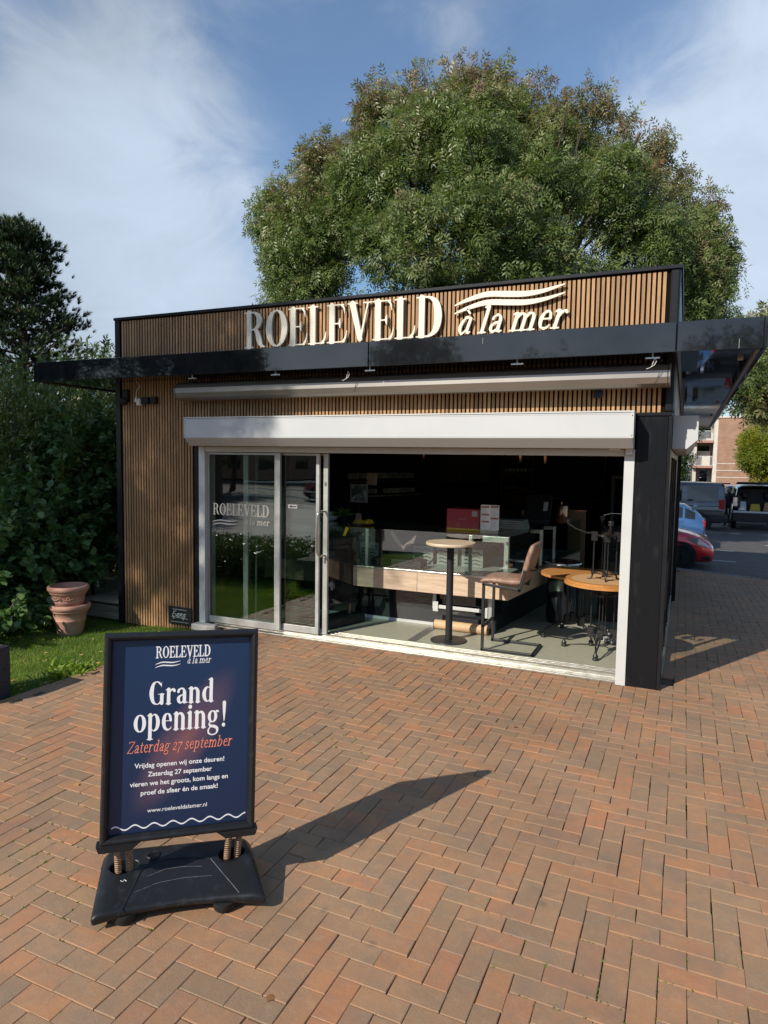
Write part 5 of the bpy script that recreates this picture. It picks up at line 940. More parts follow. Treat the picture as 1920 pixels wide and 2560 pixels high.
DK = thing('deck', 'low weathered plank deck behind the pots beside the kiosk', 'deck', (-6.82, 7.2, -.1))
for k in range(8): mb = MB(); mb.box(-.36, .33, -.80 + k * .20, -.80 + k * .20 + .192, .22, .25); mb.build('plank', m_deck, DK, bevel=.003)
for z in (.07, .155): mb = MB(); mb.box(-.36, .33, -.83, -.80, z - .04, z + .04); mb.build('plank', m_deck, DK, bevel=.003)

# ---------------------------------------------------------------- trees and shrubs
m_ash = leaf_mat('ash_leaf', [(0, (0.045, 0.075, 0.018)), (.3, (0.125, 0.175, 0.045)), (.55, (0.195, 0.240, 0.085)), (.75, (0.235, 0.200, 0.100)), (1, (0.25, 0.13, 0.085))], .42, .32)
m_laurel = leaf_mat('laurel_leaf', [(0, (0.055, 0.09, 0.022)), (.5, (0.125, 0.18, 0.04)), (1, (0.26, 0.28, 0.10))], .28, .25, .7)
m_round = leaf_mat('broad_leaf', [(0, (0.05, 0.10, 0.034)), (.5, (0.105, 0.195, 0.06)), (1, (0.12, 0.19, 0.06))], .42, .28)
m_pine = leaf_mat('pine_needle', [(0, (0.014, 0.032, 0.012)), (.6, (0.035, 0.065, 0.018)), (.85, (0.075, 0.10, 0.025)), (1, (0.20, 0.13, 0.035))], .5, .12)
m_yellow = leaf_mat('yellowing_leaf', [(0, (0.09, 0.13, 0.015)), (.5, (0.19, 0.22, 0.02)), (1, (0.34, 0.27, 0.02))], .5, .4)
m_green = leaf_mat('street_leaf', [(0, (0.03, 0.06, 0.015)), (.5, (0.06, 0.11, 0.025)), (1, (0.11, 0.16, 0.045))], .5, .3)
def quads_on_spine(pairs, L=.34, wd=.045, droop=.35):
    tv, tf = [], []
    def leaflet(bx, bz, dx, dy, dz, ln):
        n = len(tv); ex, ey, ez = dx * ln, dy * ln, dz * ln
        tv.extend([(bx, 0, bz), (bx + ex * .45 - dy * wd, ey * .45 + dx * wd, bz + ez * .4), (bx + ex, ey, bz + ez), (bx + ex * .45 + dy * wd, ey * .45 - dx * wd, bz + ez * .4)]); tf.append((n, n + 1, n + 2, n + 3))
    for k in range(pairs):
        x = .18 + .62 * k / max(1, pairs - 1); z = -droop * x * x
        for s_ in (-1, 1): leaflet(x, z, .62, .78 * s_, -.25, L)
    leaflet(.85, -droop * .72, 1, 0, -.4, L); return tv, tf
SPRAY = quads_on_spine(3, .42, .062)
def rand_unit(n):
    v = rng.normal(size=(n, 3)); return v / np.linalg.norm(v, axis=1, keepdims=True)
def clump_sprays(cl, per, size, up=.1, rp=.38):
    """cl: list of (centre, radius, tint); returns arrays for leaves()"""
    P, D, Nn, S, T = [], [], [], [], []
    for c, r, t in cl:
        n = int(per * (r ** 2)); u = rand_unit(n); rr = rng.random(n) ** rp
        P.append(np.array(c) + u * (r * rr)[:, None] * np.array([1, 1, .85])); D.append(np.cross(rand_unit(n), u) * .9 + u * .45 + np.array([0, 0, up - .25])); Nn.append(u * 1.1 + rand_unit(n) * .42 + np.array([0, 0, .3]))
        S.append(rng.uniform(size * .75, size * 1.3, n)); T.append(np.clip(t + rng.normal(0, .10, n), 0, 1))
    return [np.concatenate(x) for x in (P, D, Nn, S, T)]
def limb(mb, a, b, r0, r1, wob=.12, n=6):
    a, b = Vector(a), Vector(b); L = (b - a).length; pts = [a.lerp(b, i / n) + Vector((random.gauss(0, wob), random.gauss(0, wob), random.gauss(0, wob * .5))) * (L * .12 if 0 < i < n else 0) for i in range(n + 1)]
    mb.tube(pts, [r0 + (r1 - r0) * i / n for i in range(n + 1)], 7); return pts
# the big ash behind the kiosk
ASH = thing('ash_tree', 'large spreading ash tree with reddish tips rising behind the kiosk', 'tree', (-5.6, 22.3, -.66))
ac = np.array([-5.9, 22.2, 9.75]); ar = np.array([.913, .407, 0]); ad = np.array([-.407, .913, 0]); K_ = 22 / 1685.0
sil = [(1850, 590), (1800, 500), (1750, 425), (1700, 440), (1655, 325), (1600, 330), (1560, 290), (1500, 225), (1450, 225), (1400, 250), (1385, 185), (1300, 170), (1250, 130), (1180, 118), (1060, 150), (1010, 140), (950, 165), (890, 200), (830, 295), (750, 370), (730, 335), (690, 450), (640, 505), (655, 600), (700, 700), (740, 800), (900, 900), (1240, 950), (1600, 960), (1800, 900), (1760, 780), (1830, 640)]
sa = np.array([math.atan2((560 - y), (x - 1240)) for x, y in sil]); sr = np.array([math.hypot(x - 1240, y - 560) * K_ for x, y in sil]); o_ = np.argsort(sa); sa, sr = sa[o_], sr[o_]; sr = sr * np.where(np.sin(sa) > 0, 1 - .09 * np.sin(sa), 1)
def Rsil(a): return np.interp(a, np.concatenate([sa - 2 * PI, sa, sa + 2 * PI]), np.tile(sr, 3))
cl = []; EYE = np.array([0, 0, 2.0])
def add_lobe(a, RR, dp, rl, t0, n):
    p = ac + ar * math.cos(a) * RR + np.array([0, 0, math.sin(a) * RR]); p = EYE + (p - EYE) * (1 + dp / 22.0)
    px, py = math.cos(a) * RR / K_ + 1240, 560 - math.sin(a) * RR / K_
    if abs(px - 1010) < 75 and abs(py - 500) < 40: return
    for k in range(n):
        u = rand_unit(1)[0]; u = u + (p - ac) / 9.0 * .5 - ad * .35 + np.array([0, 0, .45]); u /= np.linalg.norm(u)
        q = p + u * np.array([1, 1, 1.25]) * rl * random.uniform(.45, .95); rc = random.uniform(.34, .56)
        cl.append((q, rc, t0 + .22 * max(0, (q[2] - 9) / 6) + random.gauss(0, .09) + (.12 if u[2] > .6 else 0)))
# plumes that make the skyline: tip position on the outline and width
tipsl = [(688, 434, 50), (640, 500, 46), (735, 354, 46), (783, 378, 52), (847, 315, 60), (894, 227, 56), (950, 203, 60), (1022, 164, 58), (1117, 156, 66), (1185, 140, 62), (1236, 148, 58), (1290, 185, 60), (1340, 195, 56), (1380, 219, 54), (1443, 251, 50), (1479, 227, 46), (1547, 315, 62), (1626, 339, 56), (1666, 370, 50), (1746, 442, 58), (1809, 482, 52), (1841, 585, 50), (1800, 560, 60), (655, 600, 52), (690, 680, 52), (1790, 650, 50), (715, 740, 50)]
for px, py, w in tipsl:
    rl = w * K_; dp = random.uniform(-1.6, .6); RR_ = math.hypot(px - 1240, 560 - py) * K_; f_ = (RR_ - .78) / RR_; p0 = ac + ar * (px - 1240) * K_ * f_ + np.array([0, 0, (560 - py) * K_ * f_ * (.93 if py < 560 else 1) - .1]); p0 = EYE + (p0 - EYE) * (1 + dp / 22)
    for k in range(20):
        q = k / 19; dz = -q * rl * 3.6; wd = rl * (.12 + .75 * min(1, q * 2.0)); sd = random.uniform(-1, 1)
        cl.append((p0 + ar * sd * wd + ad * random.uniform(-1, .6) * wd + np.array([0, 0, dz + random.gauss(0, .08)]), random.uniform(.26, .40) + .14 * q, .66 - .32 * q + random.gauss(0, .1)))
for px, py, rl in ((700, 640, .9), (740, 700, .9), (690, 560, .9), (760, 760, .9), (820, 740, 1.1), (800, 640, 1.1), (1760, 700, .8), (1740, 600, 1.0), (1700, 720, .9)):
    add_lobe(math.atan2(560 - py, px - 1240), math.hypot(px - 1240, 560 - py) * K_, random.uniform(-1.5, 1), rl, .4, 16)
acc_ = []
def try_lobe(a, RR, dp, rl, t0, n, sep):
    x, y = math.cos(a) * RR, math.sin(a) * RR
    if any(math.hypot(x - q[0], y - q[1]) < sep * (rl + q[2]) and abs(dp - q[3]) < 2.2 for q in acc_): return
    acc_.append((x, y, rl, dp)); add_lobe(a, RR, dp, rl, t0, n)
for i in range(400):
    a = random.uniform(0, 2 * PI); f = math.sqrt(random.uniform(.0, 1.0)); R = Rsil(a); rl = random.uniform(.8, 1.3); e_ = max(.3, (R - rl * 1.25 - .95) * f)
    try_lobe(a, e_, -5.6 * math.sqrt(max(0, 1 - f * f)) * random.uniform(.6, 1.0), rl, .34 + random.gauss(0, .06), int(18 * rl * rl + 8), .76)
for i in range(20):
    a = random.uniform(0, 2 * PI); f = math.sqrt(random.uniform(.0, .75)); R = Rsil(a); add_lobe(a, max(.3, (R - 2.6) * f), random.uniform(.5, 4), 1.5, .3, 12)
for q in range(30):
    px, py = random.uniform(1690, 1890), random.uniform(780, 1040)
    if px < 1790 and py > 850: continue
    cl.append((ac + ar * (px - 1240) * K_ + np.array([0, 0, (560 - py) * K_]) + ad * random.uniform(-1, 2), random.uniform(.5, .75), .3))
# feathery plumes on the skyline
for i in range(70):
    a = random.uniform(.08, PI - .08); R = Rsil(a); R -= .62; p = ac + ar * math.cos(a) * R + np.array([0, 0, math.sin(a) * R]) + ad * random.uniform(-1, 1)
    for k in range(3): cl.append((p + np.array([random.gauss(0, .08), 0, -.15 + .22 * k]), .36 - .07 * k, random.uniform(.55, .9)))
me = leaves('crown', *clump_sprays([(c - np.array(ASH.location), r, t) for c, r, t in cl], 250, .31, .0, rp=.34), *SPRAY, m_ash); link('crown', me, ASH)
mb = MB(); limb(mb, (0, 0, -.05), (-.2, .2, 4.8), .38, .27)
tips = []
for i in range(13):
    a = 2 * PI * i / 13; e_ = (random.uniform(2, 4.6) * math.cos(a), random.uniform(2, 4) * math.sin(a), random.uniform(8.5, 12.2)); limb(mb, (-.2, .2, 4.6 + random.uniform(-1.2, .2)), e_, .17, .04); tips.append(e_)
for e_ in tips:
    for k in range(3): limb(mb, Vector((-.2, .2, 4.8)).lerp(Vector(e_), random.uniform(.4, .8)), Vector(e_) + Vector((random.gauss(0, .9), random.gauss(0, .9), random.gauss(.2, .5))), .06, .015)
mb.build('trunk', m_bark, ASH)
def simple_tree(name, label, base, H, cr, czc, n, size, mat, tint=.4, per=50, rz=None, group=None, trunk=.16, tmpl=SPRAY):
    t = thing(name, label, 'tree', base, group=group); cl = []
    for i in range(n):
        u = rand_unit(1)[0]; f = random.uniform(.45, 1.0); rc = random.uniform(.16, .3) * cr
        cl.append((np.array([u[0] * (cr - rc) * f, u[1] * (cr - rc) * f, czc + u[2] * ((rz or cr) - rc) * f]), rc, tint + random.gauss(0, .12)))
    link('crown', leaves('crown', *clump_sprays(cl, per / (cr * .23) ** 2 if per else 40, size), *tmpl, mat), t)
    mb = MB(); limb(mb, (0, 0, -.05), (0, 0, czc), trunk, trunk * .5)
    for i in range(7): u = rand_unit(1)[0]; limb(mb, (0, 0, czc * random.uniform(.5, .95)), (u[0] * cr * .7, u[1] * cr * .7, czc + abs(u[2]) * (rz or cr) * .6), trunk * .4, trunk * .1)
    mb.build('trunk', m_bark, t); return t
simple_tree('willow_tree', 'pale feathery tree beyond the cars at the right edge', (5.0, 47, -.66), 10, 4.2, 8.8, 90, .8, m_ash, .62, 90, 4.0)
simple_tree('yellow_tree', 'small yellow green tree in front of the brick flats', (7.3, 69, -.66), 6, 3.6, 4.1, 90, .75, m_yellow, .5, 90, 3.5)
simple_tree('green_tree', 'dark green tree left of the balconies behind the van', (-1.35, 62, -.66), 6, 2.0, 2.6, 50, .55, m_green, .45, 80, 2.7)
# left pine
PN = thing('pine_tree', 'dark pine tree with tufted branches at the left picture edge', 'tree', (-14.9, 11.6, -.15)); mb = MB(); limb(mb, (0, 0, 0), (0.1, 0, 7.6), .2, .03, .05, 8)
TP, TD_, TT = [], [], []
for i in range(115):
    z = 1.6 + 5.9 * (i / 115) ** .9; L = (7.7 - z) * .42 + .22 + random.uniform(-.2, .3); a = i * 2.4; tipp = Vector((L * math.cos(a), L * math.sin(a), z + L * .22 + random.gauss(0, .12)))
    pts = limb(mb, (.08, 0, z), tipp, .035, .008, .08, 5)
    for j in range(44):
        q = random.uniform(.25, 1.05); c = Vector((.08, 0, z)).lerp(tipp, q) + Vector((random.gauss(0, .16), random.gauss(0, .16), random.gauss(.06, .08))); TP.append(c); d = (tipp - Vector((0, 0, z))).normalized() * .7 + Vector((random.gauss(0, .4), random.gauss(0, .4), .75)); TD_.append(d); TT.append(min(1, max(0, random.gauss(.42, .18) + (.35 if random.random() < .04 else 0))))
mb.build('trunk', m_bark, PN)
ntv, ntf = [], []
for k in range(16):
    a = 2.4 * k; e_ = .35 + .65 * (k / 16); n = len(ntv); ntv += [(.1, -.06 * math.sin(a), .06 * math.cos(a)), (.1, .06 * math.sin(a), -.06 * math.cos(a)), (e_ * .9 + .1, .75 * (1.1 - e_) * math.cos(a), .75 * (1.1 - e_) * math.sin(a))]; ntf.append((n, n + 1, n + 2))
link('crown', leaves('crown', TP, TD_, rand_unit(len(TP)), rng.uniform(.16, .27, len(TP)), TT, ntv, ntf, m_pine, jt=.05), PN)
# shrubs of the hedge
LAUREL = ([(0, 0, 0), (.45, -.15, .04), (1, 0, -.12), (.45, .15, .04)], [(0, 1, 2, 3)])
ROUND = ([(0, 0, 0), (.25, -.36, .05), (.7, -.30, 0), (1, 0, -.14), (.7, .30, 0), (.25, .36, .05)], [(0, 1, 2, 3, 4, 5)])
def shrub(name, label, loc, ells, n, size, tmpl, mat, tint, up=.5, stems=10, spr=0, cat='shrub'):
    t = thing(name, label, cat, loc); P, D, Nn, T = [], [], [], []
    tot = sum(b[1][0] * b[1][2] for b in ells)
    for c, r in ells:
        m = int(n * r[0] * r[2] / tot); nt_ = max(8, m // 26); u = rand_unit(nt_); f = rng.uniform(.45, 1.04, nt_); tw = np.array(c) + u * np.array(r) * f[:, None]
        dirs = u * .8 + rand_unit(nt_) * .4 + np.array([0, 0, up]); dirs /= np.linalg.norm(dirs, axis=1, keepdims=True); k = rng.integers(0, nt_, m); s_ = rng.uniform(-.14, .14, m)
        P.append(tw[k] + dirs[k] * s_[:, None] * (size / .07) + rng.normal(0, size * .22, (m, 3))); D.append(dirs[k] * .8 + rand_unit(m) * .75); Nn.append(u[k] * .4 + rand_unit(m) * .5 + np.array([0, 0, .8])); T.append(np.clip(tint + rng.normal(0, .1, nt_)[k] + rng.normal(0, .12, m), 0, 1))
    mb = MB()
    for i in range(stems): c, r = random.choice(ells); u = rand_unit(1)[0]; limb(mb, (random.gauss(0, .1) * r[0], random.gauss(0, .1) * r[0], 0), (c[0] + u[0] * r[0] * .85, c[1] + u[1] * r[1] * .85, c[2] + abs(u[2]) * r[2] * .85), .025, .006)
    for i in range(spr):
        c, r = ells[-1]; b = Vector((c[0] + random.uniform(-1, 1) * r[0], c[1] + random.uniform(-.6, .6) * r[1], c[2] + r[2] * .7)); e_ = b + Vector((random.gauss(0, .12), 0, random.uniform(.35, .85))); limb(mb, b, e_, .008, .003); m = 34
        q = rng.random(m); P.append(np.array(b) + (np.array(e_) - np.array(b)) * q[:, None]); D.append(rand_unit(m) + np.array([0, 0, 1.0])); Nn.append(rand_unit(m)); T.append(np.full(m, .45))
    mb.build('stems', m_bark, t); P, D, Nn, T = map(np.concatenate, (P, D, Nn, T))
    link('foliage', leaves('foliage', P, D, Nn, rng.uniform(size * .7, size * 1.25, len(P)), T, *tmpl, mat), t); return t
shrub('laurel_shrub', 'tall narrow leaved shrub forming the upper left of the hedge', (-9.3, 7.0, -.15), [((0, 0, 1.8), (1.9, 1.4, 1.7)), ((-1.2, -.6, 2.1), (1.6, 1.3, 1.5)), ((.5, -.2, 1.2), (1.1, 1.0, 1.1)), ((.4, .4, 2.2), (1.1, 1.1, 1.25))], 52000, .095, LAUREL, m_laurel, .6, .6, 24, 10)
shrub('willow_leaf_shrub', 'thin upright shrub with sprigs above the canopy corner', (-9.9, 9.3, -.15), [((0, 0, 1.6), (1.7, 1.3, 1.7)), ((.3, -.2, 2.9), (.9, .8, .75))], 26000, .10, LAUREL, m_laurel, .6, .8, 18, 34)
shrub('bright_shrub', 'pointed leaf shrub catching sun in the middle of the hedge', (-8.1, 7.1, -.15), [((0, 0, 1.5), (.95, .8, 1.1)), ((.15, .1, 2.2), (.7, .6, .6))], 13000, .09, ROUND, m_round, .62, .4, 14)
shrub('hydrangea', 'broad round leaved bush low in the hedge behind the pots', (-7.9, 5.7, -.13), [((0, 0, .8), (.95, .9, .95)), ((.25, .5, .9), (.7, .7, .8)), ((-.1, -.6, .5), (.9, .6, .7))], 14000, .10, ROUND, m_round, .42, .2, 16)
shrub('ivy', 'low ivy sprouts at the foot of the hedge left of the pots', (-7.12, 4.95, -.13), [((0, 0, .28), (.33, .42, .32)), ((.1, .5, .4), (.25, .3, .25))], 900, .09, ROUND, m_round, .65, .1, 1)
shrub('back_hedge', 'dark bushes filling the gap behind the hedge', (-12, 10.5, -.15), [((0, 0, 1.5), (2.8, 1.6, 1.6)), ((2.5, .5, 1.4), (1.6, 1.2, 1.5))], 22000, .14, LAUREL, m_laurel, .3, .4, 12)
# trees across the street: they shade the left half of the front and mirror in the glass and fascia
def shade_tree(name, label, base, ells, mat, size, per):
    t = thing(name, label, 'tree', base); cl = []
    for c, r, n in ells:
        for i in range(n): u = rand_unit(1)[0]; f = random.random() ** .4; cl.append((np.array(c) + u * np.array(r) * f, random.uniform(.4, .75), random.uniform(.3, .5)))
    link('crown', leaves('crown', *clump_sprays(cl, per, size, .1), *SPRAY, mat), t); mb = MB(); zc = ells[0][0][2]; limb(mb, (0, 0, 0), (0, 0, zc), .3, .14, .05)
    for i in range(9): c, r, n = random.choice(ells); u = rand_unit(1)[0]; limb(mb, (0, 0, zc * .6), (c[0] + u[0] * r[0] * .8, c[1] + u[1] * r[1] * .8, c[2] + u[2] * r[2] * .8), .11, .03)
    mb.build('trunk', m_bark, t); return t
shade_tree('lawn_tree', 'tall tree left of the kiosk whose crown shades the front', (-14.2, -5.2, -.13), [((2.2, .6, 11.7), (3.1, 3.0, 2.7), 175), ((2.5, .8, 12.2), (2.2, 2.4, 2.2), 62)], m_green, .42, 62)
simple_tree('lawn_tree', 'second tall tree on the paved side street behind the viewer', (-21, -13, -.13), 12, 4.6, 8.2, 60, .8, m_green, .35, 44, 4.8, None, .3)
simple_tree('lawn_tree', 'third tall tree far left on the paved side street', (-31, -15, -.13), 12, 5.2, 8.4, 60, .9, m_green, .35, 44, 5.2, None, .3)
for i, (x, y, h) in enumerate(((-26, -22, 10.5), (-17, -31, 12.5), (-8, -33, 9.5), (2, -32, 10.5), (13, -33, 8.5), (25, -30, 9))):
    simple_tree('street_tree', ['street tree far left across the street', 'second street tree from the left across the street', 'third street tree from the left across the street', 'street tree straight across from the kiosk', 'second street tree from the right across the street', 'rightmost street tree across the street'][i], (x, y, -.02), h, 4.6, h * .58, 44, .9, m_green, .4, 30, h * .42, 'street trees across the street', .22)

# ---------------------------------------------------------------- cars
def paint(name, c, metal=.3): return M(name, c, .22, metal=metal, coat=1.0, vs=3, col2=c)
m_tyre = M('tyre', (.015, .015, .015), .8); m_cglass = M('car_glass', (.012, .015, .017), .03, spec=.8); m_trim = M('car_trim', (.015, .015, .016), .5); m_lampc = M('lamp_clear', (.7, .74, .78), .08, metal=.6); m_lampr = M('lamp_red', (.45, .01, .01), .12, coat=1)
def car(name, label, loc, rotz, st, mat, wheels, wr=.31, glass=(), front=(), rear=(), open_rear=False, rimmat=None, W=.86):
    t = thing(name, label, 'van' if 'van' in name else 'car', loc, rotz); V = []
    def sec(x, zl, zb, zt, wb, wt):
        h = zt - zb; return [(x, .80 * wb, zl), (x, .97 * wb, zl + .07), (x, wb, zl + (zb - zl) * .45), (x, wb * .985, zb - .06), (x, wb * .955, zb), (x, wt + (wb * .955 - wt) * .45, zb + h * .5), (x, wt + .02, zb + h * .88), (x, wt * .86, zt - .005), (x, wt * .5, zt + .012), (x, 0, zt + .02)]
    S = [sec(*q) for q in st]; n = 10
    for q in S: V += q + [(a, -b, c) for a, b, c in q[:-1]][::-1]
    m = 19; F = []
    for i in range(len(S) - 1):
        for k in range(m - 1): F.append((i * m + k, i * m + k + 1, (i + 1) * m + k + 1, (i + 1) * m + k))
        F.append((i * m + m - 1, i * m, (i + 1) * m, (i + 1) * m + m - 1))
    if not open_rear: F.append(tuple(range(m)))
    F.append(tuple(range((len(S) - 1) * m, len(S) * m))[::-1])
    mb = MB(); mb.add(V, F, True); body = mb.build('body', mat, t); bm = bmesh.new(); bm.from_mesh(body.data); bmesh.ops.recalc_face_normals(bm, faces=bm.faces); bm.to_mesh(body.data); bm.free()
    bv = body.modifiers.new('b', 'BEVEL'); bv.width = .02; bv.segments = 2; bv.limit_method = 'ANGLE'; bv.angle_limit = math.radians(38)
    def patch(nm, i0, i1, k0, k1, mt, sgn, push=(0, 0, 0), s0=.08, s1=.92, t0=.08, t1=.92):
        A, B, C_, D_ = [Vector(S[i][k]) for i, k in ((i0, k0), (i1, k0), (i1, k1), (i0, k1))]
        pts = [A.lerp(B, s).lerp(D_.lerp(C_, s), q) for s, q in ((s0, t0), (s1, t0), (s1, t1), (s0, t1))]; pts = [Vector((p.x, p.y * sgn, p.z)) + Vector((push[0], push[1] * sgn, push[2])) for p in pts]
        mb = MB(); nv = (pts[1] - pts[0]).cross(pts[3] - pts[0]).normalized() * .012
        if nv.y * sgn < 0: nv = -nv
        mb.add([p + nv for p in pts] + [p - nv for p in pts], [(0, 1, 2, 3), (7, 6, 5, 4), (0, 4, 5, 1), (1, 5, 6, 2), (2, 6, 7, 3), (3, 7, 4, 0)]); return mb.build(nm, mt, t, bevel=.006)
    for i0, i1 in glass:
        for s_ in (1, -1): patch('side_window', i0, i1, 4, 6, m_cglass, s_)
    for pair, nm in ((front, 'windscreen'), (rear, 'rear_window')):
        if pair:
            i0, i1 = pair; q = [Vector(S[i0][6]), Vector(S[i1][6])]; L = lambda s: q[0].lerp(q[1], s); a, b = L(.08), L(.92); mb = MB()
            a0, b0 = Vector(S[i0][9]).lerp(Vector(S[i1][9]), .08), Vector(S[i0][9]).lerp(Vector(S[i1][9]), .92); up = Vector((0, 0, .02)); ed = Vector((0, .03, 0))
            vs = [a - ed + up, b - ed + up, b0 + up, a0 + up]; vs = vs + [Vector((v.x, -v.y, v.z)) for v in vs[:2]]; mb.add(vs, [(0, 1, 2, 3), (3, 2, 5, 4)]); mb.build(nm, m_cglass, t)
    for x in wheels:
        for s_ in (-1, 1):
            yw = s_ * (W - .02); mb = MB(); mb.tube([(x, yw - s_ * .12, wr + .015), (x, yw + s_ * .012, wr + .015)], wr + .075, 28); mb.build('wheel_arch', m_trim, t)
            w_ = bpy.data.objects.new('wheel', None); COL.objects.link(w_); w_.parent = t; w_.location = (x, yw, wr)
            mb = MB(); mb.tube([(0, -s_ * .18, 0), (0, s_ * .028, 0)], wr, 28); mb.build('tyre', m_tyre, w_, bevel=.02)
            mb = MB(); mb.tube([(0, s_ * .029, 0), (0, s_ * .033, 0)], wr * .66, 24)
            mb.build('rim', rimmat or m_steelgrey, w_); mb = MB()
            for k in range(5): a = 2 * PI * k / 5; mb.bar((0, s_ * .038, 0), (wr * .6 * math.cos(a), s_ * .038, wr * .6 * math.sin(a)), .045, .012, up=(0, 1, 0))
            mb.build('spokes', m_chrome if rimmat is None else m_trim, w_)
    return t, S
ST_R = [(-2.0, .4, .72, .80, .72, .62), (-1.93, .25, .9, 1.02, .83, .66), (-1.78, .22, .94, 1.30, .85, .58), (-1.5, .2, .94, 1.43, .86, .58), (-.9, .2, .93, 1.49, .86, .60), (-.2, .2, .92, 1.48, .86, .60), (.25, .2, .92, 1.39, .86, .58), (.98, .2, .93, .985, .86, .70), (1.35, .19, .86, .92, .855, .70), (1.65, .18, .76, .83, .83, .66), (1.87, .18, .62, .71, .75, .58), (1.97, .2, .52, .60, .64, .5), (2.0, .3, .46, .50, .55, .42)]
RED, SR = car('red_car', 'red hatchback parked beside the kiosk with its nose to the right', (-1.23, 19.78, -.655), 0, ST_R, paint('red_paint', (.72, .012, .025)), (-1.25, 1.22), .31, ((3, 4), (4, 5), (5, 6)), (6, 7), (1, 3), rimmat=m_trim)
for s_ in (-1, 1):
    mb = MB(); mb.add([(1.30, s_ * .855, .80), (1.62, s_ * .835, .80), (1.90, s_ * .74, .60), (1.86, s_ * .775, .575), (1.60, s_ * .85, .66)], [(0, 1, 2, 3, 4)]); mb.add([(1.30, s_ * .86, .80), (1.62, s_ * .855, .795), (1.91, s_ * .755, .60), (1.87, s_ * .79, .575), (1.60, s_ * .868, .66)], [(0, 1, 2, 3, 4)]); mb.build('headlight', m_lampc, RED)
    mb = MB(); mb.box(1.70, 1.92, s_ * .74 - .06, s_ * .74 + .06, .27, .36); mb.build('fog_grille', m_trim, RED, bevel=.02)
mb = MB(); mb.box(1.93, 2.01, -.42, .42, .30, .50); mb.build('grille', m_trim, RED, bevel=.02)
ST_B = [(-1.78, .4, .75, .85, .60, .5), (-1.72, .26, .85, 1.0, .76, .6), (-1.5, .22, .95, 1.22, .80, .56), (-1.15, .2, .98, 1.42, .81, .55), (-.6, .2, .97, 1.49, .81, .56), (.0, .2, .96, 1.47, .81, .56), (.35, .2, .95, 1.36, .81, .55), (.95, .2, .93, 1.0, .81, .66), (1.35, .2, .85, .93, .79, .62), (1.65, .22, .7, .8, .7, .5), (1.78, .35, .55, .62, .5, .35)]
BLU, _s = car('blue_car', 'light blue small hatchback parked behind the red one', (-1.12, 24.0, -.655), PI, ST_B, paint('blue_paint', (.045, .12, .28)), (-1.15, 1.15), .29, ((2, 3), (3, 4), (4, 5), (5, 6)), (6, 7), (1, 3), W=.81)
for s_ in (-1, 1): mb = MB(); mb.box(-1.78, -1.68, s_ * .64 - .05, s_ * .64 + .05, .72, .95); mb.build('tail_lamp', m_lampr, BLU, bevel=.03)
mb = MB(); mb.box(-1.52, -1.42, -.4, .4, 1.36, 1.40); mb.build('roof_spoiler', paint('blue_spoiler', (.045, .12, .28)), BLU, bevel=.01); mb = MB(); mb.box(-1.84, -1.74, -.6, .6, .38, .5); mb.build('bumper', m_chrome, BLU, bevel=.03)
ST_V = [(-2.47, .45, 1.0, 1.2, .86, .74), (-2.42, .32, 1.12, 1.86, .93, .77), (-2.3, .28, 1.13, 1.95, .95, .79), (-.9, .28, 1.13, 1.97, .95, .80), (.3, .28, 1.13, 1.97, .95, .80), (1.0, .28, 1.12, 1.90, .95, .78), (1.75, .28, 1.10, 1.22, .94, .80), (2.2, .28, .95, 1.05, .88, .74), (2.43, .35, .75, .82, .75, .6)]
VAN, SVv = car('grey_van', 'dark grey van seen from the side with its tail to the right', (-.88, 32.1, -.655), PI, ST_V, paint('grey_paint', (.075, .08, .088), .6), (-1.6, 1.5), .34, ((2, 3), (3, 4), (4, 5)), (5, 6), (), W=.95)
for s_ in (-1, 1): mb = MB(); mb.box(-2.44, -2.22, s_ * .93 - .03, s_ * .93 + .03, .88, 1.28); mb.build('tail_lamp', m_lampr, VAN, bevel=.02)
mb = MB(); mb.box(-2.6, -2.40, -.9, .9, .32, .55); mb.box(-2.5, -1.95, .86, .965, .32, .55); mb.box(-2.5, -1.95, -.965, -.86, .32, .55); mb.build('bumper', m_trim, VAN, bevel=.03); mb = MB(); mb.box(-2.62, -2.32, -.75, .75, 1.92, 1.98); mb.build('roof_spoiler', paint('grey_spoiler', (.075, .08, .088), .6), VAN, bevel=.02); mb = MB(); mb.tube([(-2.5, 0, .35), (-2.7, 0, .33), (-2.78, 0, .38), (-2.78, 0, .47)], .03, 8); mb.build('tow_hook', m_trim, VAN); mb = MB(); mb.box(-2.3, 1.8, .952, .958, .98, 1.0); mb.box(-2.3, 1.8, -.958, -.952, .98, 1.0); mb.build('side_crease', m_trim, VAN)
ST_S = [(-2.32, .42, 1.08, 1.84, .93, .76), (-2.25, .34, 1.1, 1.86, .95, .78), (-.9, .32, 1.1, 1.89, .95, .80), (.3, .32, 1.1, 1.87, .95, .79), (.7, .32, 1.1, 1.80, .95, .77), (1.3, .32, 1.1, 1.2, .95, .82), (2.1, .34, 1.02, 1.12, .92, .78), (2.35, .4, .8, .9, .86, .7)]
SUV, _s = car('white_suv', 'white off road car with its tailgate open and bags inside', (2.85, 34.4, -.655), PI / 2, ST_S, paint('white_paint', (.55, .60, .64), .1), (-1.5, 1.4), .38, ((1, 2), (2, 3), (3, 4)), (4, 5), (), open_rear=True, W=.95)
mb = MB(); mb.box(-1.2, -1.15, -.85, .85, .75, 1.7); mb.box(-2.3, -1.2, -.85, .85, .74, .80); mb.build('boot_liner', m_trim, SUV); mb = MB(); mb.box(-2.44, -2.26, -.95, .95, .34, .72); mb.build('bumper', m_trim, SUV, bevel=.03); mb = MB(); mb.box(-2.36, -2.28, -.92, .92, .70, .80); mb.build('lower_tailgate', paint('white_gate', (.55, .60, .64), .1), SUV, bevel=.02)
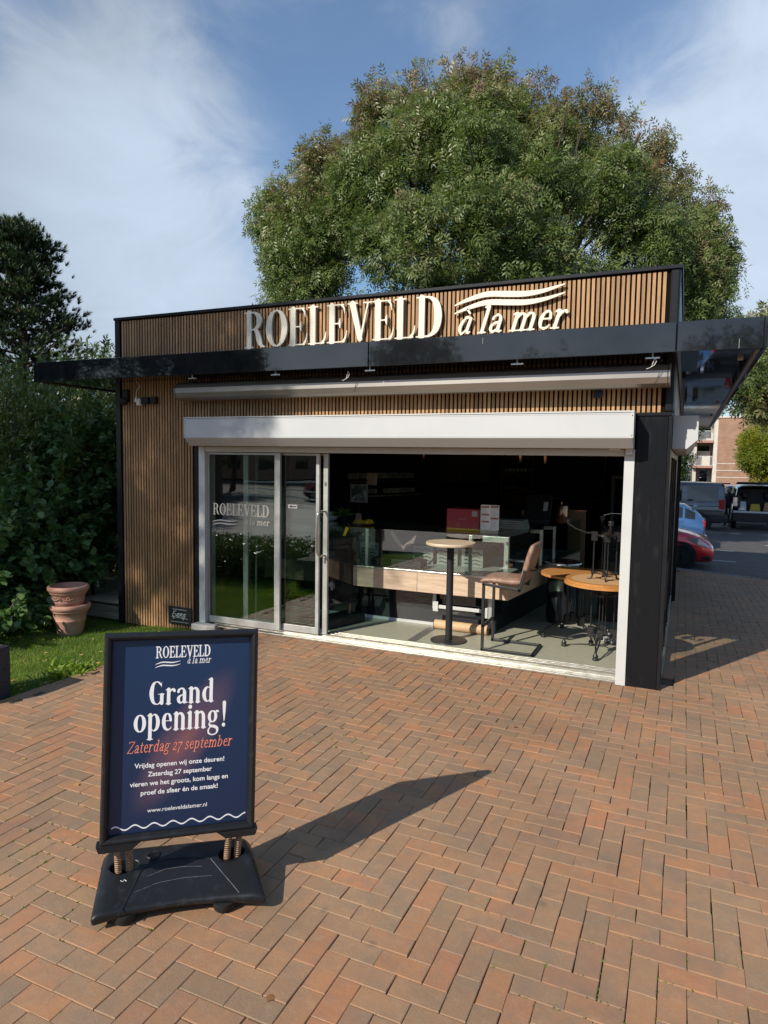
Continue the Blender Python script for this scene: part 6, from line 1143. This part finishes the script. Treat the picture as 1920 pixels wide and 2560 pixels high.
mb = MB(); mb.obox((-2.62, 0, 1.97), (.34, 0, -.03), (0, .86, 0), (0.002, 0, .035)); mb.build('tailgate', m_trim, SUV, bevel=.03)
for s_ in (-1, 1):
    mb = MB(); mb.box(-2.36, -2.27, s_ * .86 - .09, s_ * .86 + .09, .98, 1.36); mb.build('tail_lamp', m_lampc, SUV, bevel=.02); mb = MB(); mb.box(-2.345, -2.26, s_ * .80 - .14, s_ * .80 + .14, .93, 1.42); mb.build('lamp_surround', m_trim, SUV, bevel=.02)
for x in (-.42, .42): mb = MB(); mb.box(-1.45, -1.3, x - .13, x + .13, 1.30, 1.55); mb.build('headrest', m_trim, SUV, bevel=.04)
for nm, lb, x, c, w, h in (('shopping_bag', 'yellow and brown bag in the open boot', -.1, (.55, .38, .04), .2, .3), ('shopping_bag', 'brown bag with a small blue mark in the open boot', .42, (.36, .22, .09), .22, .38), ('shopping_bag', 'white and blue crumpled bag at the left of the open boot', -.58, (.5, .55, .62), .16, .4)):
    t = thing(nm, lb, 'bag', (2.85 + x, 32.2, .155), group='bags in the open boot'); mb = MB(); mb.add([(-w, -.12, 0), (w, -.12, 0), (w, .12, 0), (-w, .12, 0), (-w * .8, -.05, h), (w * .85, -.04, h * .94), (w * .8, .05, h), (-w * .85, .05, h * .92)], [(0, 3, 2, 1), (4, 5, 6, 7), (0, 1, 5, 4), (1, 2, 6, 5), (2, 3, 7, 6), (3, 0, 4, 7)]); mb.build('bag', M('bag_' + str(int(x * 100 + 100)), c, .6), t, bevel=.03)
    if x == .42: fb = frame((0, -.105, h * .4), (1, 0, 0), (0, .25, 1)); sans(t, 'lettering', 'n', fb, .16, M('bag_mark', (.5, .65, .85), .5))
DCAR, _s = car('black_car', 'dark car parked far back between the van and the white car', (3.05, 49, -.655), PI / 2, ST_R, paint('black_paint', (.02, .022, .03)), (-1.25, 1.22), .31, ((3, 4), (4, 5), (5, 6)), (6, 7), (1, 3))
for i, (x, y, c, lb) in enumerate(((-9.5, -17, (.30, .31, .32), 'silver hatchback parked across the street'), (-15.5, -17, (.30, .01, .01), 'red hatchback parked far left across the street'))):
    car('street_car', lb, (x, y, -.015), PI * i, ST_R, paint('street_paint_%d' % i, c), (-1.25, 1.22), .31, ((3, 4), (4, 5), (5, 6)), (6, 7), (1, 3))
# person beside the van
def person(loc, rotz, label):
    t = thing('person', label, 'person', loc, rotz); J = {'pel': (0, 0, .93), 'ch': (0, .0, 1.28), 'nk': (0, .0, 1.47), 'hd': (0, -.02, 1.58), 'ht': (0, -.01, 1.72), 'hl': (.1, 0, .9), 'kl': (.12, -.03, .5), 'al': (.12, .02, .09), 'tl': (.13, -.14, .04), 'hr': (-.1, 0, .9), 'kr': (-.11, -.06, .5), 'ar': (-.1, 0, .09), 'tr': (-.1, -.15, .04), 'sl': (.18, 0, 1.40), 'el': (.25, .02, 1.12), 'wl': (.22, -.14, .92), 'fl': (.21, -.2, .85), 'sr': (-.18, 0, 1.40), 'er': (-.25, .02, 1.12), 'wr': (-.2, -.14, .93), 'fr': (-.19, -.2, .86)}
    R = dict(pel=.15, ch=.16, nk=.06, hd=.085, ht=.075, hl=.1, kl=.065, al=.045, tl=.04, hr=.1, kr=.065, ar=.045, tr=.04, sl=.075, el=.05, wl=.033, fl=.03, sr=.075, er=.05, wr=.033, fr=.03)
    E_ = [('pel', 'ch'), ('ch', 'nk'), ('nk', 'hd'), ('hd', 'ht'), ('pel', 'hl'), ('hl', 'kl'), ('kl', 'al'), ('al', 'tl'), ('pel', 'hr'), ('hr', 'kr'), ('kr', 'ar'), ('ar', 'tr'), ('ch', 'sl'), ('sl', 'el'), ('el', 'wl'), ('wl', 'fl'), ('ch', 'sr'), ('sr', 'er'), ('er', 'wr'), ('wr', 'fr')]
    ks = list(J); me = bpy.data.meshes.new('body'); me.from_pydata([J[k] for k in ks], [(ks.index(a), ks.index(b)) for a, b in E_], []); me.materials.append(M('dark_clothes', (.02, .021, .025), .85)); o = link('body', me, t); o.modifiers.new('skin', 'SKIN'); 
    for i, k in enumerate(ks): me.skin_vertices[0].data[i].radius = (R[k], R[k] * (.8 if k in ('pel', 'ch') else 1)); me.skin_vertices[0].data[i].use_root = (k == 'pel')
    s_ = o.modifiers.new('s', 'SUBSURF'); s_.levels = 1; s_.render_levels = 2
    mb = MB(); mb.lathe([(0, 1.50), (.06, 1.51), (.078, 1.58), (.08, 1.64), (.05, 1.72), (0, 1.735)], (0, -.035, 0), 14, caps=False); mb.build('face', M('skin', (.42, .25, .18), .6), t); mb = MB(); mb.lathe([(.07, 1.60), (.09, 1.63), (.085, 1.70), (.05, 1.75), (0, 1.76)], (0, .0, 0), 14, caps=False); mb.build('hair', M('hair', (.02, .014, .01), .7), t)
person((1.83, 33.6, -.655), -.5, 'person in dark clothes standing behind the grey van')

# ---------------------------------------------------------------- flats beyond the road
m_fl = M('flat_brick', (.40, .235, .155), .8, col2=(.33, .185, .12), vs=1.2); add_grid(m_fl, .42, .13)
def to_xz(m):      # brick courses on an upright wall
    nt = m.node_tree; mpn = [n for n in nt.nodes if n.type == 'TEX_BRICK'][0].inputs['Vector'].links[0].from_node; mpn.inputs['Rotation'].default_value = (-PI / 2, 0, 0)
to_xz(m_fl); m_band = M('pale_band', (.62, .58, .52), .7); m_render = M('pale_render', (.55, .50, .42), .8); m_pink = M('balcony_slab', (.42, .22, .17), .8)
FLT = thing('apartment_building', 'brick apartment block with white balconies behind the parked cars', 'building', (3.1, 83, -.7)); 
def fb_(name, mat, *bs, bevel=0):
    mb = MB()
    for b in bs: mb.box(*b)
    return mb.build(name, mat, FLT, bevel=bevel)
fb_('wall', m_fl, (.05, 16, 0, 10, 0, 8.0)); fb_('roof_edge', m_band, (-.1, 16.1, -.1, 10, 8.0, 8.2)); fb_('corner_strip', m_band, (-.35, .045, .4, 10, 0, 8.0))
for z in (1.5, 2.25, 3.0): fb_('band', m_band, (.0, 16, -.04, -.002, z - .04, z + .04))
fb_('rear_wall', m_render, (-2.3, -.36, 3.0, 10, 0, 8.0)); fb_('side_return', m_render, (-2.35, -2.0, .9, 3.0, 0, 7.6)); 
for z in (2.75, 5.55): fb_('balcony_slab', m_pink, (-2.45, -.36, .3, 3.0, z - .25, z))
for z in (2.75, 5.55):
    B = bpy.data.objects.new('balcony_rail', None); COL.objects.link(B); B.parent = FLT
    for zz in (z + .05, z + 1.05): mb = MB(); mb.box(-2.45, -.4, .3, .36, zz - .03, zz + .03); mb.build('rail', m_white, B)
    for k in range(18): mb = MB(); mb.box(-2.43 + k * .118, -2.40 + k * .118, .32, .35, z + .05, z + 1.05); mb.build('baluster', m_white, B)
fb_('balcony_screen', m_band, (-2.1, -.6, 2.2, 2.3, 2.75, 4.4)); fb_('window', m_cglass, (-1.9, -.7, 2.98, 2.995, 3.0, 5.0)); 
mb = MB(); ap = [(-1.25 + 1.0 * math.cos(t), 6.4 + .95 * math.sin(t)) for t in [PI * k / 16 for k in range(17)]]; mb.add([(x, 2.4, z) for x, z in ap] + [(-1.25 + (x + 1.25) * .85, 2.4, 6.4 + (z - 6.4) * .85) for x, z in ap], [(k, k + 1, 18 + k, 17 + k) for k in range(16)]); mb.build('arch', m_fl, FLT); fb_('upper_wall', m_render, (-2.35, -.36, 2.45, 2.9, 7.4, 8.0)); fb_('window', m_cglass, (-1.9, -.6, 2.97, 2.98, 5.9, 7.3)); fb_('ground_door', m_cglass, (-1.6, -.8, 2.98, 2.99, 0, 2.2))
st = MB(); st.add([(-60, -12.9, -.012), (-5.045, -12.9, -.012), (-5.045, .7, -.012), (-60, .7, -.012)], [(0, 1, 2, 3)]); tag(st.build('side_street', m_pave2), 'grey paved side street left of the lawn', kind='structure')
LH = thing('reflection_hedge', 'low hedge added out of view as a dark band in the door reflection', 'hedge', (-7.6, 2.2, -.13)); n = 16000  # unseen hedge, added so the door glass mirrors a dark band
me = leaves('foliage', np.column_stack([rng.uniform(-1.6, 1.3, n), rng.uniform(-.7, .9, n), rng.uniform(.02, .62, n)]), rand_unit(n), rand_unit(n) + np.array([0, 0, .6]), rng.uniform(.05, .08, n), np.clip(rng.normal(.3, .12, n), 0, 1), *LAUREL, m_laurel, ls=1.6); link('foliage', me, LH)
OP = thing('terrace_houses', 'row of brick houses across the street', 'building', (0, -44, 0)); mb = MB(); mb.box(-60, 60, -8, 0, 0, 6.5); mb.build('wall', m_fl, OP); mb = MB(); mb.prismx([(-8.3, 6.5), (.3, 6.5), (-4, 9.5)], -60, 60); mb.build('roof', m_steelgrey, OP)
for k in range(28): mb = MB(); mb.box(-55 + k * 4, -53.4 + k * 4, -.02, .02, 1.0, 2.6); mb.box(-55 + k * 4, -53.4 + k * 4, -.02, .02, 3.9, 5.2); mb.build('window', m_cglass, OP)
RL = thing('white_fence', 'low white rail fence along the far street side', 'fence', (-10, -12.2, -.02))
for z in (.35, .7, 1.05): mb = MB(); mb.box(-8, 8, -.02, .02, z - .03, z + .03); mb.build('rail', m_white, RL)
for k in range(9): mb = MB(); mb.box(-8 + k * 2 - .03, -8 + k * 2 + .03, -.03, -.021, 0, 1.1); mb.build('post', m_white, RL)
